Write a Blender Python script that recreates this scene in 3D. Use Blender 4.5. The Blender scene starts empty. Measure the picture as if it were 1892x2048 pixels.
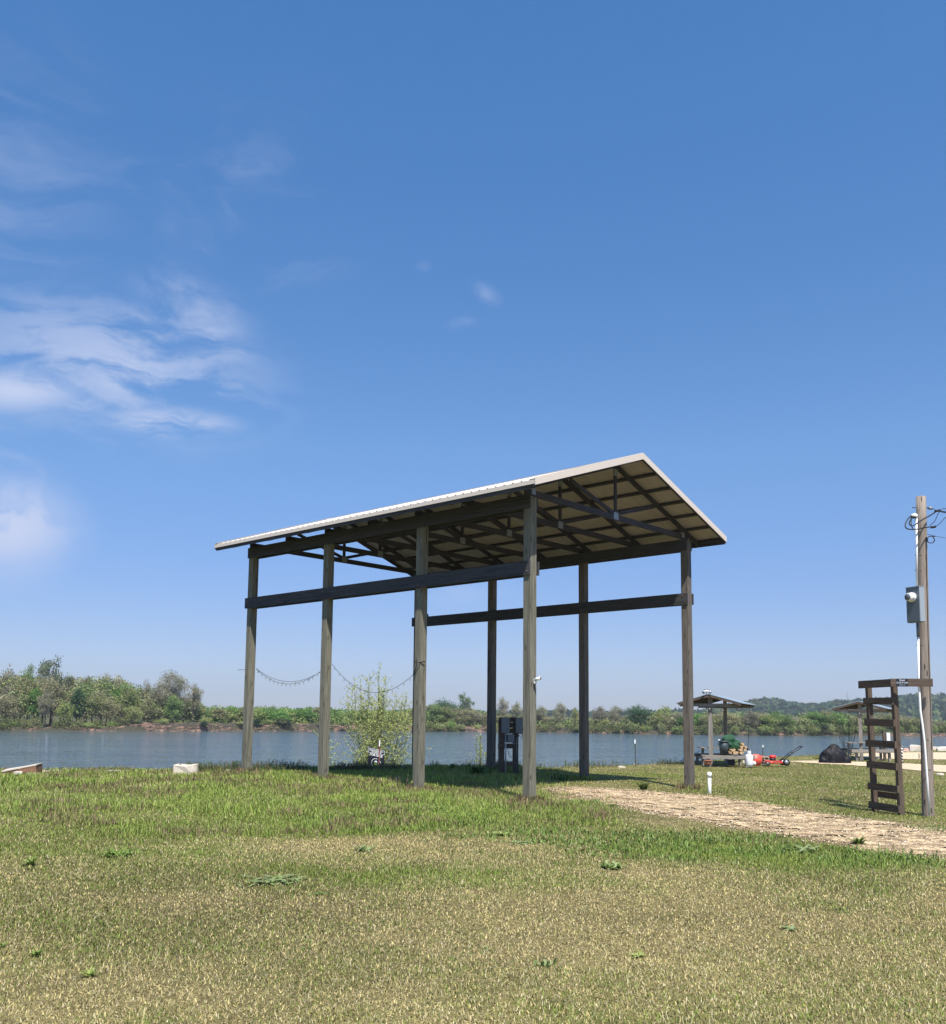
import bpy, math, random
import numpy as np
from mathutils import Vector, Matrix, noise as mnoise
sc = bpy.context.scene
C = sc.collection
R = math.radians
# ------------------------------------------------------------------ camera (solved from the shed's posts and beams)
F, CX, Y0, TH, RO, ZC = 1892.0, 946.0, 1221.1, 0.113, 0.0095, 1.67
cd = bpy.data.cameras.new('camera'); cam = bpy.data.objects.new('camera', cd); C.objects.link(cam)
cd.sensor_fit = 'VERTICAL'; cd.sensor_height = 24.0; cd.sensor_width = 24.0
cd.lens = F / 2048 * 24.0
cd.shift_y = (Y0 - 1024) / 2048
cd.clip_start = 0.1; cd.clip_end = 6000
_r = Vector((1, 0, 0)); _u = Vector((0, -math.sin(TH), math.cos(TH))); _f = Vector((0, math.cos(TH), math.sin(TH)))
_r2 = _r * math.cos(RO) + _u * math.sin(RO); _u2 = _u * math.cos(RO) - _r * math.sin(RO)
M = Matrix((( _r2.x, _u2.x, -_f.x, 0), (_r2.y, _u2.y, -_f.y, 0), (_r2.z, _u2.z, -_f.z, ZC), (0, 0, 0, 1)))
cam.matrix_world = M
sc.camera = cam
# ------------------------------------------------------------------ exposure, sky, sun
sc.view_settings.view_transform = 'Standard'; sc.view_settings.look = 'None'
sc.view_settings.gamma = 1.0; sc.view_settings.exposure = 0.7
SUN_EL = R(60); SUNH = Vector((0.255, -0.967, 0)).normalized()      # towards the sun
sun_dir = SUNH * math.cos(SUN_EL) + Vector((0, 0, math.sin(SUN_EL)))
sd = bpy.data.lights.new('sun', 'SUN'); so = bpy.data.objects.new('sun', sd); C.objects.link(so)
sd.energy = 4.4; sd.angle = R(0.53); sd.color = (1.0, 0.955, 0.88)
so.rotation_mode = 'QUATERNION'; so.rotation_quaternion = sun_dir.to_track_quat('Z', 'Y')
so.location = (5, -20, 40)
SKY_STR = 0.108
w = bpy.data.worlds.new('World'); sc.world = w; w.use_nodes = True
wn = w.node_tree; wn.nodes.clear()
class NT:
    def __init__(s, t): s.t = t
    def n(s, k, **kw):
        nd = s.t.nodes.new(k)
        for a, b in kw.items(): setattr(nd, a, b)
        return nd
    def l(s, a, b): s.t.links.new(a, b)
    def math(s, op, a, b=None, c=None, clamp=False):
        nd = s.n('ShaderNodeMath', operation=op); nd.use_clamp = clamp
        for i, v in enumerate((a, b, c)):
            if v is None: continue
            if isinstance(v, (int, float)): nd.inputs[i].default_value = v
            else: s.l(v, nd.inputs[i])
        return nd.outputs[0]
    def mix(s, fac, a, b, mode='MIX'):
        nd = s.n('ShaderNodeMix', data_type='RGBA', blend_type=mode)
        for i, v in ((0, fac), (6, a), (7, b)):
            if isinstance(v, (int, float)): nd.inputs[i].default_value = v
            elif isinstance(v, tuple): nd.inputs[i].default_value = (*v, 1) if len(v) == 3 else v
            else: s.l(v, nd.inputs[i])
        return nd.outputs[2]
    def ss(s, v, a, b, lo=0.0, hi=1.0):
        nd = s.n('ShaderNodeMapRange', interpolation_type='SMOOTHSTEP')
        s.l(v, nd.inputs[0])
        for i, x in enumerate((a, b, lo, hi)): nd.inputs[i + 1].default_value = x
        return nd.outputs[0]
    def noise(s, vec, scale, detail=4, rough=0.55, dist=0.0, dim='3D', out=0):
        nd = s.n('ShaderNodeTexNoise', noise_dimensions=dim)
        if vec is not None: s.l(vec, nd.inputs['Vector'])
        nd.inputs['Scale'].default_value = scale; nd.inputs['Detail'].default_value = detail
        nd.inputs['Roughness'].default_value = rough; nd.inputs['Distortion'].default_value = dist
        return nd.outputs[out]
    def vscale(s, vec, sx, sy, sz, loc=(0, 0, 0), rot=(0, 0, 0)):
        nd = s.n('ShaderNodeMapping'); s.l(vec, nd.inputs[0])
        nd.inputs['Scale'].default_value = (sx, sy, sz); nd.inputs['Location'].default_value = loc
        nd.inputs['Rotation'].default_value = rot
        return nd.outputs[0]
W = NT(wn)
sky = W.n('ShaderNodeTexSky', sky_type='NISHITA'); sky.sun_disc = False
sky.sun_elevation = SUN_EL; sky.sun_rotation = math.atan2(SUNH.x, SUNH.y)
sky.altitude = 120; sky.air_density = 1.0; sky.dust_density = 0.3; sky.ozone_density = 1.5
tc = W.n('ShaderNodeTexCoord').outputs['Generated']
sx = W.n('ShaderNodeSeparateXYZ'); W.l(tc, sx.inputs[0])
az = W.math('ARCTAN2', sx.outputs[0], sx.outputs[1]); el = W.math('ARCSINE', sx.outputs[2])
cb = W.n('ShaderNodeCombineXYZ'); W.l(az, cb.inputs[0]); W.l(el, cb.inputs[1])
ang = cb.outputs[0]
def blob(cx, cy, rx, ry, rot=0.0, soft=1.0):
    """soft ellipse on the sky dome, azimuth/elevation in radians"""
    v = W.vscale(ang, 1, 1, 1, loc=(-cx, -cy, 0))
    v = W.vscale(v, 1, 1, 1, rot=(0, 0, -rot)); v = W.vscale(v, 1 / rx, 1 / ry, 0)
    ln = W.n('ShaderNodeVectorMath', operation='LENGTH'); W.l(v, ln.inputs[0])
    return W.ss(ln.outputs['Value'], 1.0, 1.0 - soft)
def skyang(px, py):
    a, b = px - CX, py - Y0; c, s = math.cos(RO), math.sin(RO)
    X = (a * c + b * s) / F; U = -(-a * s + b * c) / F
    d = Vector((X, math.cos(TH) - U * math.sin(TH), math.sin(TH) + U * math.cos(TH))).normalized()
    return math.atan2(d.x, d.y), math.asin(d.z)
warp = W.n('ShaderNodeVectorMath', operation='MULTIPLY_ADD')
W.l(W.noise(ang, 5.0, 5, 0.55, out=1), warp.inputs[0]); warp.inputs[1].default_value = (0.16, 0.10, 0); W.l(ang, warp.inputs[2])
wv = warp.outputs[0]
fib = W.noise(W.vscale(wv, 2.6, 9.0, 1, rot=(0, 0, -0.12)), 2.6, 9, 0.62, 0.5)
puff = W.noise(W.vscale(wv, 6, 9, 1), 1.9, 9, 0.6, 0.3)
def at_sky(px, py, wx, wy, rot=0.0, soft=1.0):
    a, e = skyang(px, py); return blob(a, e, wx / F, wy / F, rot, soft)
dens = None
def addc(m, tex, lo, hi, amp):
    global dens
    v = W.math('MULTIPLY', W.math('MULTIPLY', m, W.ss(tex, lo, hi)), amp)
    dens = v if dens is None else W.math('MAXIMUM', dens, v)
addc(at_sky(230, 740, 420, 190, -0.03), fib, 0.40, 0.60, 0.66)
addc(at_sky(400, 660, 200, 120, -0.5), fib, 0.34, 0.66, 0.55)
addc(at_sky(340, 845, 190, 42, 0.06), fib, 0.33, 0.52, 0.85)
addc(at_sky(30, 780, 190, 60, 0.12), fib, 0.30, 0.55, 0.85)
addc(at_sky(10, 1060, 180, 135, 0.1, 0.75), fib, 0.30, 0.56, 0.55)
addc(at_sky(20, 1050, 165, 120, 0.15, 0.9), puff, 0.36, 0.54, 0.9)
addc(at_sky(40, 380, 260, 330, 0.0), fib, 0.38, 0.78, 0.24)
addc(at_sky(430, 350, 520, 170, 0.35), fib, 0.44, 0.85, 0.20)
addc(at_sky(500, 520, 300, 130, 0.1), fib, 0.46, 0.85, 0.18)
addc(at_sky(975, 588, 46, 26, -0.5), puff, 0.36, 0.7, 0.28)
addc(at_sky(930, 648, 50, 20, 0.1), puff, 0.36, 0.7, 0.22)
addc(at_sky(845, 532, 26, 16, 0.1), puff, 0.36, 0.7, 0.25)
addc(at_sky(60, 900, 260, 110, 0.1), fib, 0.40, 0.75, 0.35)
addc(at_sky(930, 1190, 150, 40, 0.1), fib, 0.35, 0.65, 0.25)
hs = W.n('ShaderNodeHueSaturation'); hs.inputs['Saturation'].default_value = 1.25
W.l(sky.outputs[0], hs.inputs['Color'])
cr = W.n('ShaderNodeValToRGB'); W.l(W.math('DIVIDE', el, 1.5708), cr.inputs[0])
stops = [(0.0, (.42, .47, .76)), (.055, (.51, .52, .72)), (.09, (.57, .58, .76)), (.178, (.79, .80, .88)), (.43, (.73, .95, 1.06))]
cr.color_ramp.elements[0].position = 0.0; cr.color_ramp.elements[1].position = stops[-1][0]
for p_, c_ in stops[1:-1]: cr.color_ramp.elements.new(p_)
for e_, (p_, c_) in zip(cr.color_ramp.elements, stops): e_.position = p_; e_.color = (*c_, 1)
skyc = W.mix(1.0, hs.outputs[0], cr.outputs[0], 'MULTIPLY')
cl = W.mix(dens, skyc, (3.55, 3.95, 5.2))
bg = W.n('ShaderNodeBackground'); bg.inputs[1].default_value = SKY_STR; W.l(cl, bg.inputs[0])
wo = W.n('ShaderNodeOutputWorld'); W.l(bg.outputs[0], wo.inputs[0])

# ------------------------------------------------------------------ helpers
def ray(px, py):
    a, b = px - CX, py - Y0; c, s = math.cos(RO), math.sin(RO)
    X = (a * c + b * s) / F; U = -(-a * s + b * c) / F
    return Vector((X, math.cos(TH) - U * math.sin(TH), math.sin(TH) + U * math.cos(TH)))
def D(px, py, d):
    """world point seen at source pixel (px,py), d metres ahead of the camera"""
    r = ray(px, py); k = d / r.y
    return Vector((r.x * k, d, ZC + r.z * k))
def sstep(x, a, b):
    t = np.clip((x - a) / (b - a), 0, 1); return t * t * (3 - 2 * t)
def vnoise(x, y, seed=0):
    x = np.asarray(x, float); y = np.asarray(y, float)
    xi = np.floor(x).astype(np.int64); yi = np.floor(y).astype(np.int64)
    fx = x - xi; fy = y - yi; fx = fx * fx * (3 - 2 * fx); fy = fy * fy * (3 - 2 * fy)
    def h(a, b):
        n = (a * 374761393 + b * 668265263 + seed * 1442695041) & 0x7fffffff
        n = ((n ^ (n >> 13)) * 1274126177) & 0x7fffffff
        return ((n ^ (n >> 16)) & 0xffff) / 65535.0
    return (h(xi, yi) * (1 - fx) + h(xi + 1, yi) * fx) * (1 - fy) + (h(xi, yi + 1) * (1 - fx) + h(xi + 1, yi + 1) * fx) * fy
def fbm(x, y, seed=0, o=4):
    s = 0; a = 1; t = 0
    for k in range(o): s = s + a * vnoise(x * 2 ** k, y * 2 ** k, seed + k * 17); t += a; a *= 0.55
    return s / t
def link(name, me, parent=None):
    o = bpy.data.objects.new(name, me); C.objects.link(o)
    if parent is not None: o.parent = parent
    return o
def tag(o, label=None, cat=None, group=None, kind=None):
    for k, v in (('label', label), ('category', cat), ('group', group), ('kind', kind)):
        if v: o[k] = v
    return o
def thing(name, label, cat, loc=(0, 0, 0), rz=0.0, group=None):
    o = bpy.data.objects.new(name, None); C.objects.link(o); o.empty_display_size = 0.2
    o.location = loc; o.rotation_euler = (0, 0, rz)
    return tag(o, label, cat, group)
def copy_tree(o, parent=None):
    c = o.copy(); C.objects.link(c); c.parent = parent
    for ch in list(o.children): copy_tree(ch, c)
    return c
class MB:
    """collects shapes into one mesh; UVs in metres, v along the longest side"""
    def __init__(s): s.v = []; s.f = []; s.uv = []; s.sm = []
    def add(s, vs, fs, uvs=None, smooth=False):
        b = len(s.v); s.v += [tuple(v) for v in vs]
        for i, f in enumerate(fs):
            s.f.append(tuple(b + k for k in f)); s.sm.append(smooth)
            s.uv.append(uvs[i] if uvs else [(vs[k][0] + vs[k][1] * 0.7, vs[k][2]) for k in f])
        return s
    def box(s, c, size, rz=0.0, mat=None):
        hx, hy, hz = [a / 2 for a in size]; c = Vector(c)
        loc = [Vector((x, y, z)) for x in (-hx, hx) for y in (-hy, hy) for z in (-hz, hz)]
        Rm = mat if mat is not None else Matrix.Rotation(rz, 3, 'Z')
        vs = [Rm @ p + c for p in loc]
        fs = [(0, 1, 3, 2), (4, 6, 7, 5), (0, 4, 5, 1), (2, 3, 7, 6), (0, 2, 6, 4), (1, 5, 7, 3)]
        L = max(range(3), key=lambda k: size[k]); ox = random.random() * 50
        uvs = []
        for f in fs:
            pts = [loc[k] for k in f]; n = (pts[1] - pts[0]).cross(pts[2] - pts[0])
            na = max(range(3), key=lambda k: abs(n[k])); ax = [k for k in range(3) if k != na]
            if L in ax: va = L; ua = [k for k in ax if k != L][0]
            else: ua, va = ax
            uvs.append([(p[ua] + ox + na * 3.1, p[va] + ox) for p in pts])
        return s.add(vs, fs, uvs)
    def beam(s, p0, p1, wdt, hgt, up=(0, 0, 1)):
        """bar from p0 to p1, wdt sideways, hgt along up"""
        p0 = Vector(p0); p1 = Vector(p1); d = (p1 - p0); L = d.length; d.normalize()
        side = d.cross(Vector(up)); side.normalize(); u2 = side.cross(d)
        Rm = Matrix((side, u2, d)).transposed()
        return s.box((p0 + p1) / 2, (wdt, hgt, L), mat=Rm)
    def tube(s, pts, r, n=8, cap=True):
        pts = [Vector(p) for p in pts]; rs = r if isinstance(r, (list, tuple)) else [r] * len(pts)
        vs = []; fs = []; uvs = []; acc = 0; ref = None; ox = random.random() * 30
        for i, p in enumerate(pts):
            d = (pts[min(i + 1, len(pts) - 1)] - pts[max(i - 1, 0)]).normalized()
            if ref is None: ref = Vector((1, 0, 0)) if abs(d.x) < 0.8 else Vector((0, 1, 0))
            a = d.cross(ref).normalized(); b = d.cross(a).normalized(); ref = -b if False else ref
            if i: acc += (p - pts[i - 1]).length
            for k in range(n):
                t = 2 * math.pi * k / n; vs.append(p + (a * math.cos(t) + b * math.sin(t)) * rs[i])
            if i:
                o = (i - 1) * n; L = (p - pts[i - 1]).length; rr = max(rs)
                for k in range(n):
                    k2 = (k + 1) % n; fs.append((o + k, o + k2, o + n + k2, o + n + k))
                    u0, u1 = ox + 6.283 * rr * k / n, ox + 6.283 * rr * (k + 1) / n
                    uvs.append([(u0, acc - L), (u1, acc - L), (u1, acc), (u0, acc)])
        if cap:
            fs.append(tuple(range(n - 1, -1, -1))); fs.append(tuple((len(pts) - 1) * n + k for k in range(n)))
            uvs += [[(math.cos(k), math.sin(k)) for k in range(n)]] * 2
        return s.add(vs, fs, uvs, True)
    def sphere(s, c, r, n=10, m=7, sc3=(1, 1, 1), jit=0.0, seed=0):
        c = Vector(c); vs = []; fs = []
        for i in range(m + 1):
            ph = math.pi * i / m
            for k in range(n):
                t = 2 * math.pi * k / n
                p = Vector((math.sin(ph) * math.cos(t) * sc3[0], math.sin(ph) * math.sin(t) * sc3[1], math.cos(ph) * sc3[2]))
                if jit: p *= 1 + jit * mnoise.noise(p * 2.3 + Vector((seed, seed * 2, 0)))
                vs.append(c + p * r)
        for i in range(m):
            for k in range(n):
                k2 = (k + 1) % n; fs.append((i * n + k, (i + 1) * n + k, (i + 1) * n + k2, i * n + k2))
        return s.add(vs, fs, None, True)
    def build(s, name, mat, parent=None, bevel=0.0):
        me = bpy.data.meshes.new(name); me.from_pydata(s.v, [], s.f)
        uvl = me.uv_layers.new(name='UVMap')
        uvl.data.foreach_set('uv', np.array([c for f in s.uv for c in f], dtype=np.float32).ravel())
        me.polygons.foreach_set('use_smooth', s.sm)
        me.materials.append(mat); me.update()
        o = link(name, me, parent)
        if bevel:
            b = o.modifiers.new('bevel', 'BEVEL'); b.width = bevel; b.segments = 1; b.limit_method = 'ANGLE'
        return o
def np_mesh(name, V, T, mat, col=None, parent=None, smooth=False):
    me = bpy.data.meshes.new(name); nv = len(V); nt, k = T.shape
    me.vertices.add(nv); me.vertices.foreach_set('co', np.ascontiguousarray(V, dtype=np.float32).ravel())
    me.loops.add(nt * k); me.loops.foreach_set('vertex_index', np.ascontiguousarray(T, dtype=np.int32).ravel())
    me.polygons.add(nt); me.polygons.foreach_set('loop_start', np.arange(0, nt * k, k, dtype=np.int32))
    me.polygons.foreach_set('loop_total', np.full(nt, k, dtype=np.int32))
    if smooth: me.polygons.foreach_set('use_smooth', np.ones(nt, dtype=bool))
    if col is not None:
        a = me.color_attributes.new('Col', 'FLOAT_COLOR', 'POINT')
        a.data.foreach_set('color', np.concatenate([col, np.ones((nv, 1))], 1).astype(np.float32).ravel())
    me.materials.append(mat); me.update(calc_edges=True); me.validate()
    return link(name, me, parent)

# ------------------------------------------------------------------ materials
def newmat(name):
    m = bpy.data.materials.new(name); m.use_nodes = True; n = NT(m.node_tree)
    return m, n, m.node_tree.nodes['Principled BSDF']
def plain(name, col, rough=0.6, metal=0.0, var=0.12, bump=0.0, spec=0.5, scale=9.0):
    m, n, b = newmat(name)
    tcn = n.n('ShaderNodeTexCoord').outputs['Object']
    f = n.noise(tcn, scale, 5, 0.6)
    c = n.mix(f, tuple(x * (1 - var) for x in col), tuple(min(1, x * (1 + var)) for x in col))
    n.l(c, b.inputs['Base Color']); b.inputs['Roughness'].default_value = rough
    b.inputs['Metallic'].default_value = metal; b.inputs['Specular IOR Level'].default_value = spec
    if bump:
        bp = n.n('ShaderNodeBump'); bp.inputs['Strength'].default_value = bump; bp.inputs['Distance'].default_value = 0.02
        n.l(n.noise(tcn, scale * 4, 4), bp.inputs['Height']); n.l(bp.outputs[0], b.inputs['Normal'])
    return m
def wood(name, c1, c2, crack=(0.05, 0.04, 0.03), gs=1.0, rough=0.85):
    """weathered lumber, grain along UV v"""
    m, n, b = newmat(name)
    uv = n.n('ShaderNodeUVMap').outputs[0]
    oi = n.n('ShaderNodeObjectInfo').outputs['Random']
    off = n.n('ShaderNodeCombineXYZ'); n.l(n.math('MULTIPLY', oi, 37.0), off.inputs[0]); n.l(n.math('MULTIPLY', oi, 91.0), off.inputs[1])
    ad = n.n('ShaderNodeVectorMath', operation='ADD'); n.l(uv, ad.inputs[0]); n.l(off.outputs[0], ad.inputs[1]); uv = ad.outputs[0]
    grain = n.noise(n.vscale(uv, 55 * gs, 1.6, 1), 1.0, 6, 0.65, 0.6, '2D')
    ring = n.noise(n.vscale(uv, 11 * gs, 0.55, 1), 1.0, 4, 0.6, 1.5, '2D')
    blot = n.noise(n.vscale(uv, 2.6, 0.9, 1), 1.0, 4, 0.6, 0, '2D')
    c = n.mix(n.ss(grain, 0.25, 0.75), c1, c2)
    c = n.mix(n.math('MULTIPLY', n.ss(ring, 0.52, 0.66), 0.55), c, tuple(x * 0.55 for x in c1))
    c = n.mix(n.ss(n.noise(n.vscale(uv, 38 * gs, 0.8, 1), 1.0, 3, 0.5, 1.0, '2D'), 0.66, 0.74), c, crack)
    c = n.mix(n.math('MULTIPLY', n.ss(blot, 0.4, 0.7), 0.45), c, tuple(x * 0.62 for x in c2))
    kn = n.n('ShaderNodeTexVoronoi', voronoi_dimensions='2D'); n.l(n.vscale(uv, 5.0, 1.1, 1), kn.inputs['Vector']); kn.inputs['Scale'].default_value = 1.0
    c = n.mix(n.ss(kn.outputs['Distance'], 0.09, 0.04), c, crack)
    n.l(c, b.inputs['Base Color']); b.inputs['Roughness'].default_value = rough; b.inputs['Specular IOR Level'].default_value = 0.25
    bp = n.n('ShaderNodeBump'); bp.inputs['Strength'].default_value = 0.5; bp.inputs['Distance'].default_value = 0.006
    n.l(grain, bp.inputs['Height']); n.l(bp.outputs[0], b.inputs['Normal'])
    return m
m_post = wood('weathered_post_wood', (0.11, 0.103, 0.078), (0.255, 0.24, 0.182))
m_post_shade = wood('shade_darkened_post_wood', (0.082, 0.070, 0.062), (0.20, 0.175, 0.15))  # back row posts: shade of their averted faces darkened into the colour
m_beam = wood('shade_toned_beam_wood', (0.034, 0.036, 0.042), (0.085, 0.082, 0.085))  # cool shade under the roof put into the beam colour
m_truss = wood('shade_toned_truss_wood', (0.036, 0.036, 0.044), (0.078, 0.070, 0.076))  # truss timber also carries the bluish roof shade in its colour
m_frame = wood('frame_wood', (0.075, 0.055, 0.042), (0.16, 0.12, 0.092))
m_pole = wood('utility_pole_wood', (0.17, 0.135, 0.11), (0.37, 0.31, 0.26))
m_table = wood('grey_table_wood', (0.20, 0.175, 0.15), (0.36, 0.325, 0.285))
m_fire = wood('split_log_wood', (0.45, 0.29, 0.15), (0.66, 0.46, 0.27))
m_almond = plain('almond_painted_metal', (0.66, 0.57, 0.485), 0.4, var=0.03)
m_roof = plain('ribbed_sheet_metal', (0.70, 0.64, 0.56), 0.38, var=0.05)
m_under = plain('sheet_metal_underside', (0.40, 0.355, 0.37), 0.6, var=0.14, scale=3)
m_galv = plain('galvanised_plate', (0.26, 0.29, 0.32), 0.5, 0.4)
m_white = plain('white_plastic', (0.82, 0.82, 0.80), 0.35, var=0.03)
m_black = plain('black_rubber', (0.012, 0.012, 0.014), 0.5)
m_grey = plain('grey_enclosure', (0.13, 0.155, 0.175), 0.45, 0.2, var=0.06)
m_ltgrey = plain('light_grey_metal', (0.38, 0.42, 0.45), 0.4, 0.3, var=0.05)
m_red = plain('red_paint', (0.62, 0.035, 0.03), 0.35, var=0.1)
m_orange = plain('faded_red_plastic', (0.75, 0.10, 0.07), 0.45, var=0.1)
m_bin = plain('dark_grey_plastic', (0.035, 0.05, 0.055), 0.5)
m_tarp = plain('green_fabric', (0.012, 0.07, 0.03), 0.75, var=0.4, bump=0.3)
m_stone = plain('pale_limestone', (0.58, 0.51, 0.42), 0.9, var=0.2, bump=0.6)
m_brick = plain('terracotta', (0.33, 0.13, 0.07), 0.9, var=0.3)
m_signb = plain('black_sign_board', (0.018, 0.02, 0.028), 0.4)
m_steel = plain('dark_steel', (0.05, 0.06, 0.05), 0.6)
m_rust = plain('red_painted_steel', (0.22, 0.04, 0.035), 0.6)
m_rustb = plain('rusty_bolt', (0.16, 0.10, 0.07), 0.7)
m_shroof = plain('blue_grey_roofing', (0.30, 0.36, 0.40), 0.45, 0.2, var=0.1)
m_glass = plain('bulb_glass', (0.32, 0.32, 0.29), 0.3, var=0.05)
def colmat(name, rough=0.9, trans=0.0, mul=1.0, randv=0.0, spec=0.1):
    m, n, b = newmat(name)
    a = n.n('ShaderNodeVertexColor', layer_name='Col').outputs[0]
    if randv:
        r = n.n('ShaderNodeObjectInfo').outputs['Random']
        k = n.n('ShaderNodeHueSaturation'); n.l(a, k.inputs['Color'])
        n.l(n.math('MULTIPLY_ADD', r, 2 * randv, 1.24 - randv), k.inputs['Value'])
        r2 = n.math('FRACT', n.math('MULTIPLY', r, 17.3))
        n.l(n.math('MULTIPLY_ADD', r2, 0.05, 0.475), k.inputs['Hue'])
        n.l(n.math('MULTIPLY_ADD', r2, 0.3, 0.85), k.inputs['Saturation'])
        a = k.outputs[0]
    n.l(a, b.inputs['Base Color']); b.inputs['Roughness'].default_value = rough; b.inputs['Specular IOR Level'].default_value = spec
    if trans:
        t = n.n('ShaderNodeBsdfTranslucent'); n.l(a, t.inputs[0]); mx = n.n('ShaderNodeMixShader'); mx.inputs[0].default_value = trans
        n.l(b.outputs[0], mx.inputs[1]); n.l(t.outputs[0], mx.inputs[2])
        n.l(mx.outputs[0], n.t.nodes['Material Output'].inputs[0])
    return m
m_blade = colmat('grass_blades', 0.7, 0.22, spec=0.2)
m_leaf = colmat('tree_foliage', 0.85, 0.25, randv=0.18)
m_farleaf = colmat('far_foliage', 0.95, 0.2)
m_bark = plain('grey_bark', (0.13, 0.11, 0.09), 0.95, var=0.3)
m_twig = plain('young_twig_bark', (0.13, 0.10, 0.07), 0.9, var=0.3)
m_grav = colmat('gravel_stones', 0.95)

# ------------------------------------------------------------------ terrain functions
CTRL = np.array([(1.18, 19.5, 0.0), (-1.26, 21.7, 0.0), (-3.7, 23.9, .14), (-6.14, 26.1, .13), (.64, 28.7, .17), (3.08, 26.5, -.01), (5.52, 24.3, -.09),
    (9.5, 38, -.14), (14, 40, -.17), (19, 45, -.2), (8.8, 18.2, -.10), (14, 30, -.17), (30, 60, -.2), (13, 14, -.10), (6, 14, -.04), (7, 30, -.12),
    (0, 5, 0), (-5, 10, 0), (-9, 20, .03), (-13, 25, .09), (-2, 14, 0), (22, 52, -.2), (40, 80, -.3), (-2, 27, .13), (5, 33, -.08), (3, 9, 0), (0, 0, 0), (-20, 10, 0), (20, 5, -.1)])
def landz(x, y):
    x = np.asarray(x, float); y = np.asarray(y, float); num = 0; den = 1e-9
    for cx, cy, cz in CTRL:
        s = 2.2 + 0.09 * cy; q = ((x - cx) ** 2 + (y - cy) ** 2) / (s * s); wgt = 1 / (1 + q) ** 3
        num = num + wgt * cz; den = den + wgt
    return num / den + 0.03 * (fbm(x * 0.35, y * 0.35, 5, 3) - 0.5) * np.clip(y / 10, 0, 1)
SH = np.array([(-400, 24), (-30, 24.8), (-12.8, 26.0), (-6.5, 27.4), (-4.5, 28.4), (-2, 29.8), (0.5, 31.2), (3.5, 35.2), (7.2, 38.8), (13.7, 47.5), (22, 56), (33, 68), (60, 92), (400, 300)], float)
FS = np.array([(-900, 190), (-300, 212), (-111, 223), (-71, 246), (-30, 275), (8, 290), (51, 272), (77, 264), (126, 276), (300, 300), (900, 360)], float)
ZW = -2.4
def shore(x): return np.interp(x, SH[:, 0], SH[:, 1]) + 0.35 * (fbm(np.asarray(x, float) * 0.8, np.zeros_like(np.asarray(x, float)), 3, 3) - 0.5)
def fshore(x): return np.interp(x, FS[:, 0], FS[:, 1])
def terr(x, y):
    """height of the one ground sheet"""
    x = np.asarray(x, float); y = np.asarray(y, float)
    d = y - shore(x); z = landz(x, y)
    z = z - sstep(d, 0, 12) * (z + 4.4)
    df = y - fshore(x); z = np.where(df > 4, -4.4 + sstep(df, 4, 50) * 3.4 + np.clip((df - 45) * 0.01, 0, 4), z)
    return z
def G(px, py):
    r = ray(px, py); z = 0.0
    for _ in range(8):
        k = (z - ZC) / r.z; p = (r.x * k, r.y * k); z = float(landz(p[0], p[1]))
    return Vector((p[0], p[1], z))
def gz(x, y): return float(landz(x, y))

# grass colour map: how green / how long, from the place's own patches (world metres)
def ell(x, y, cx, cy, rx, ry, rot=0.0):
    c, s = math.cos(rot), math.sin(rot); dx, dy = x - cx, y - cy
    return np.exp(-(((dx * c + dy * s) / rx) ** 2 + ((-dx * s + dy * c) / ry) ** 2))
def green(x, y):
    n1 = fbm(x * 0.55, y * 0.55, 11, 4); n2 = fbm(x * 1.7, y * 1.7, 23, 3)
    edge = 14.2 - 2.6 * sstep(-x, 0, 7) + 1.4 * sstep(x, -2, 2)
    g = 0.20 + 0.68 * sstep(y + 3.2 * (n1 - .5), edge - 2.0, edge + 1.2) * sstep(-x, -3.6, -1.8)
    g = g + 0.35 * sstep(y, 15, 19) * sstep(x, 2, 5)
    g = g + 0.85 * ell(x, y, 3.1, 12.6, 2.5, 1.5, -0.35) + 0.55 * ell(x, y, -0.9, 10.0, 2.1, .9, -0.1) + 0.3 * ell(x, y, -4.2, 11.5, 1.7, 1.2)
    g = g + 0.2 * ell(x, y, -0.6, 6.6, 1.0, 0.55) + 0.15 * ell(x, y, -2.2, 7.6, .9, .7) + 0.45 * ell(x, y, 5.2, 12.2, 1.6, .8)
    g = g - 0.25 * ell(x, y, -2.2, 5.7, .9, 0.7) - 0.25 * ell(x, y, 1.7, 8.0, 1.7, 1.4) - .3 * ell(x, y, -.2, 13.2, 1.6, .8)
    g = g + 0.9 * (n1 - 0.5) + 0.7 * (n2 - 0.5)
    return np.clip(g, 0, 1)
# shade of the earth below the shed is real shadow; the worn dry soil there is its own colour
def dry(x, y): return np.clip(0.9 * ell(x, y, 2.6, 22.8, 2.3, 1.6, -.4) + .8 * ell(x, y, -.9, 21.5, .7, .5) + 1.0 * ell(x, y, 1.6, 19.6, .9, .7) + .35 * ell(x, y, -4, 22.0, 2.4, 1.0) - 0.1, 0, 1)
TAN = np.array((0.42, 0.35, 0.168)); OLV = np.array((0.20, 0.195, 0.06)); GRN = np.array((0.165, 0.235, 0.04)); LIM = np.array((0.33, 0.42, 0.09)); SAND = np.array((0.52, 0.40, 0.25))
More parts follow.
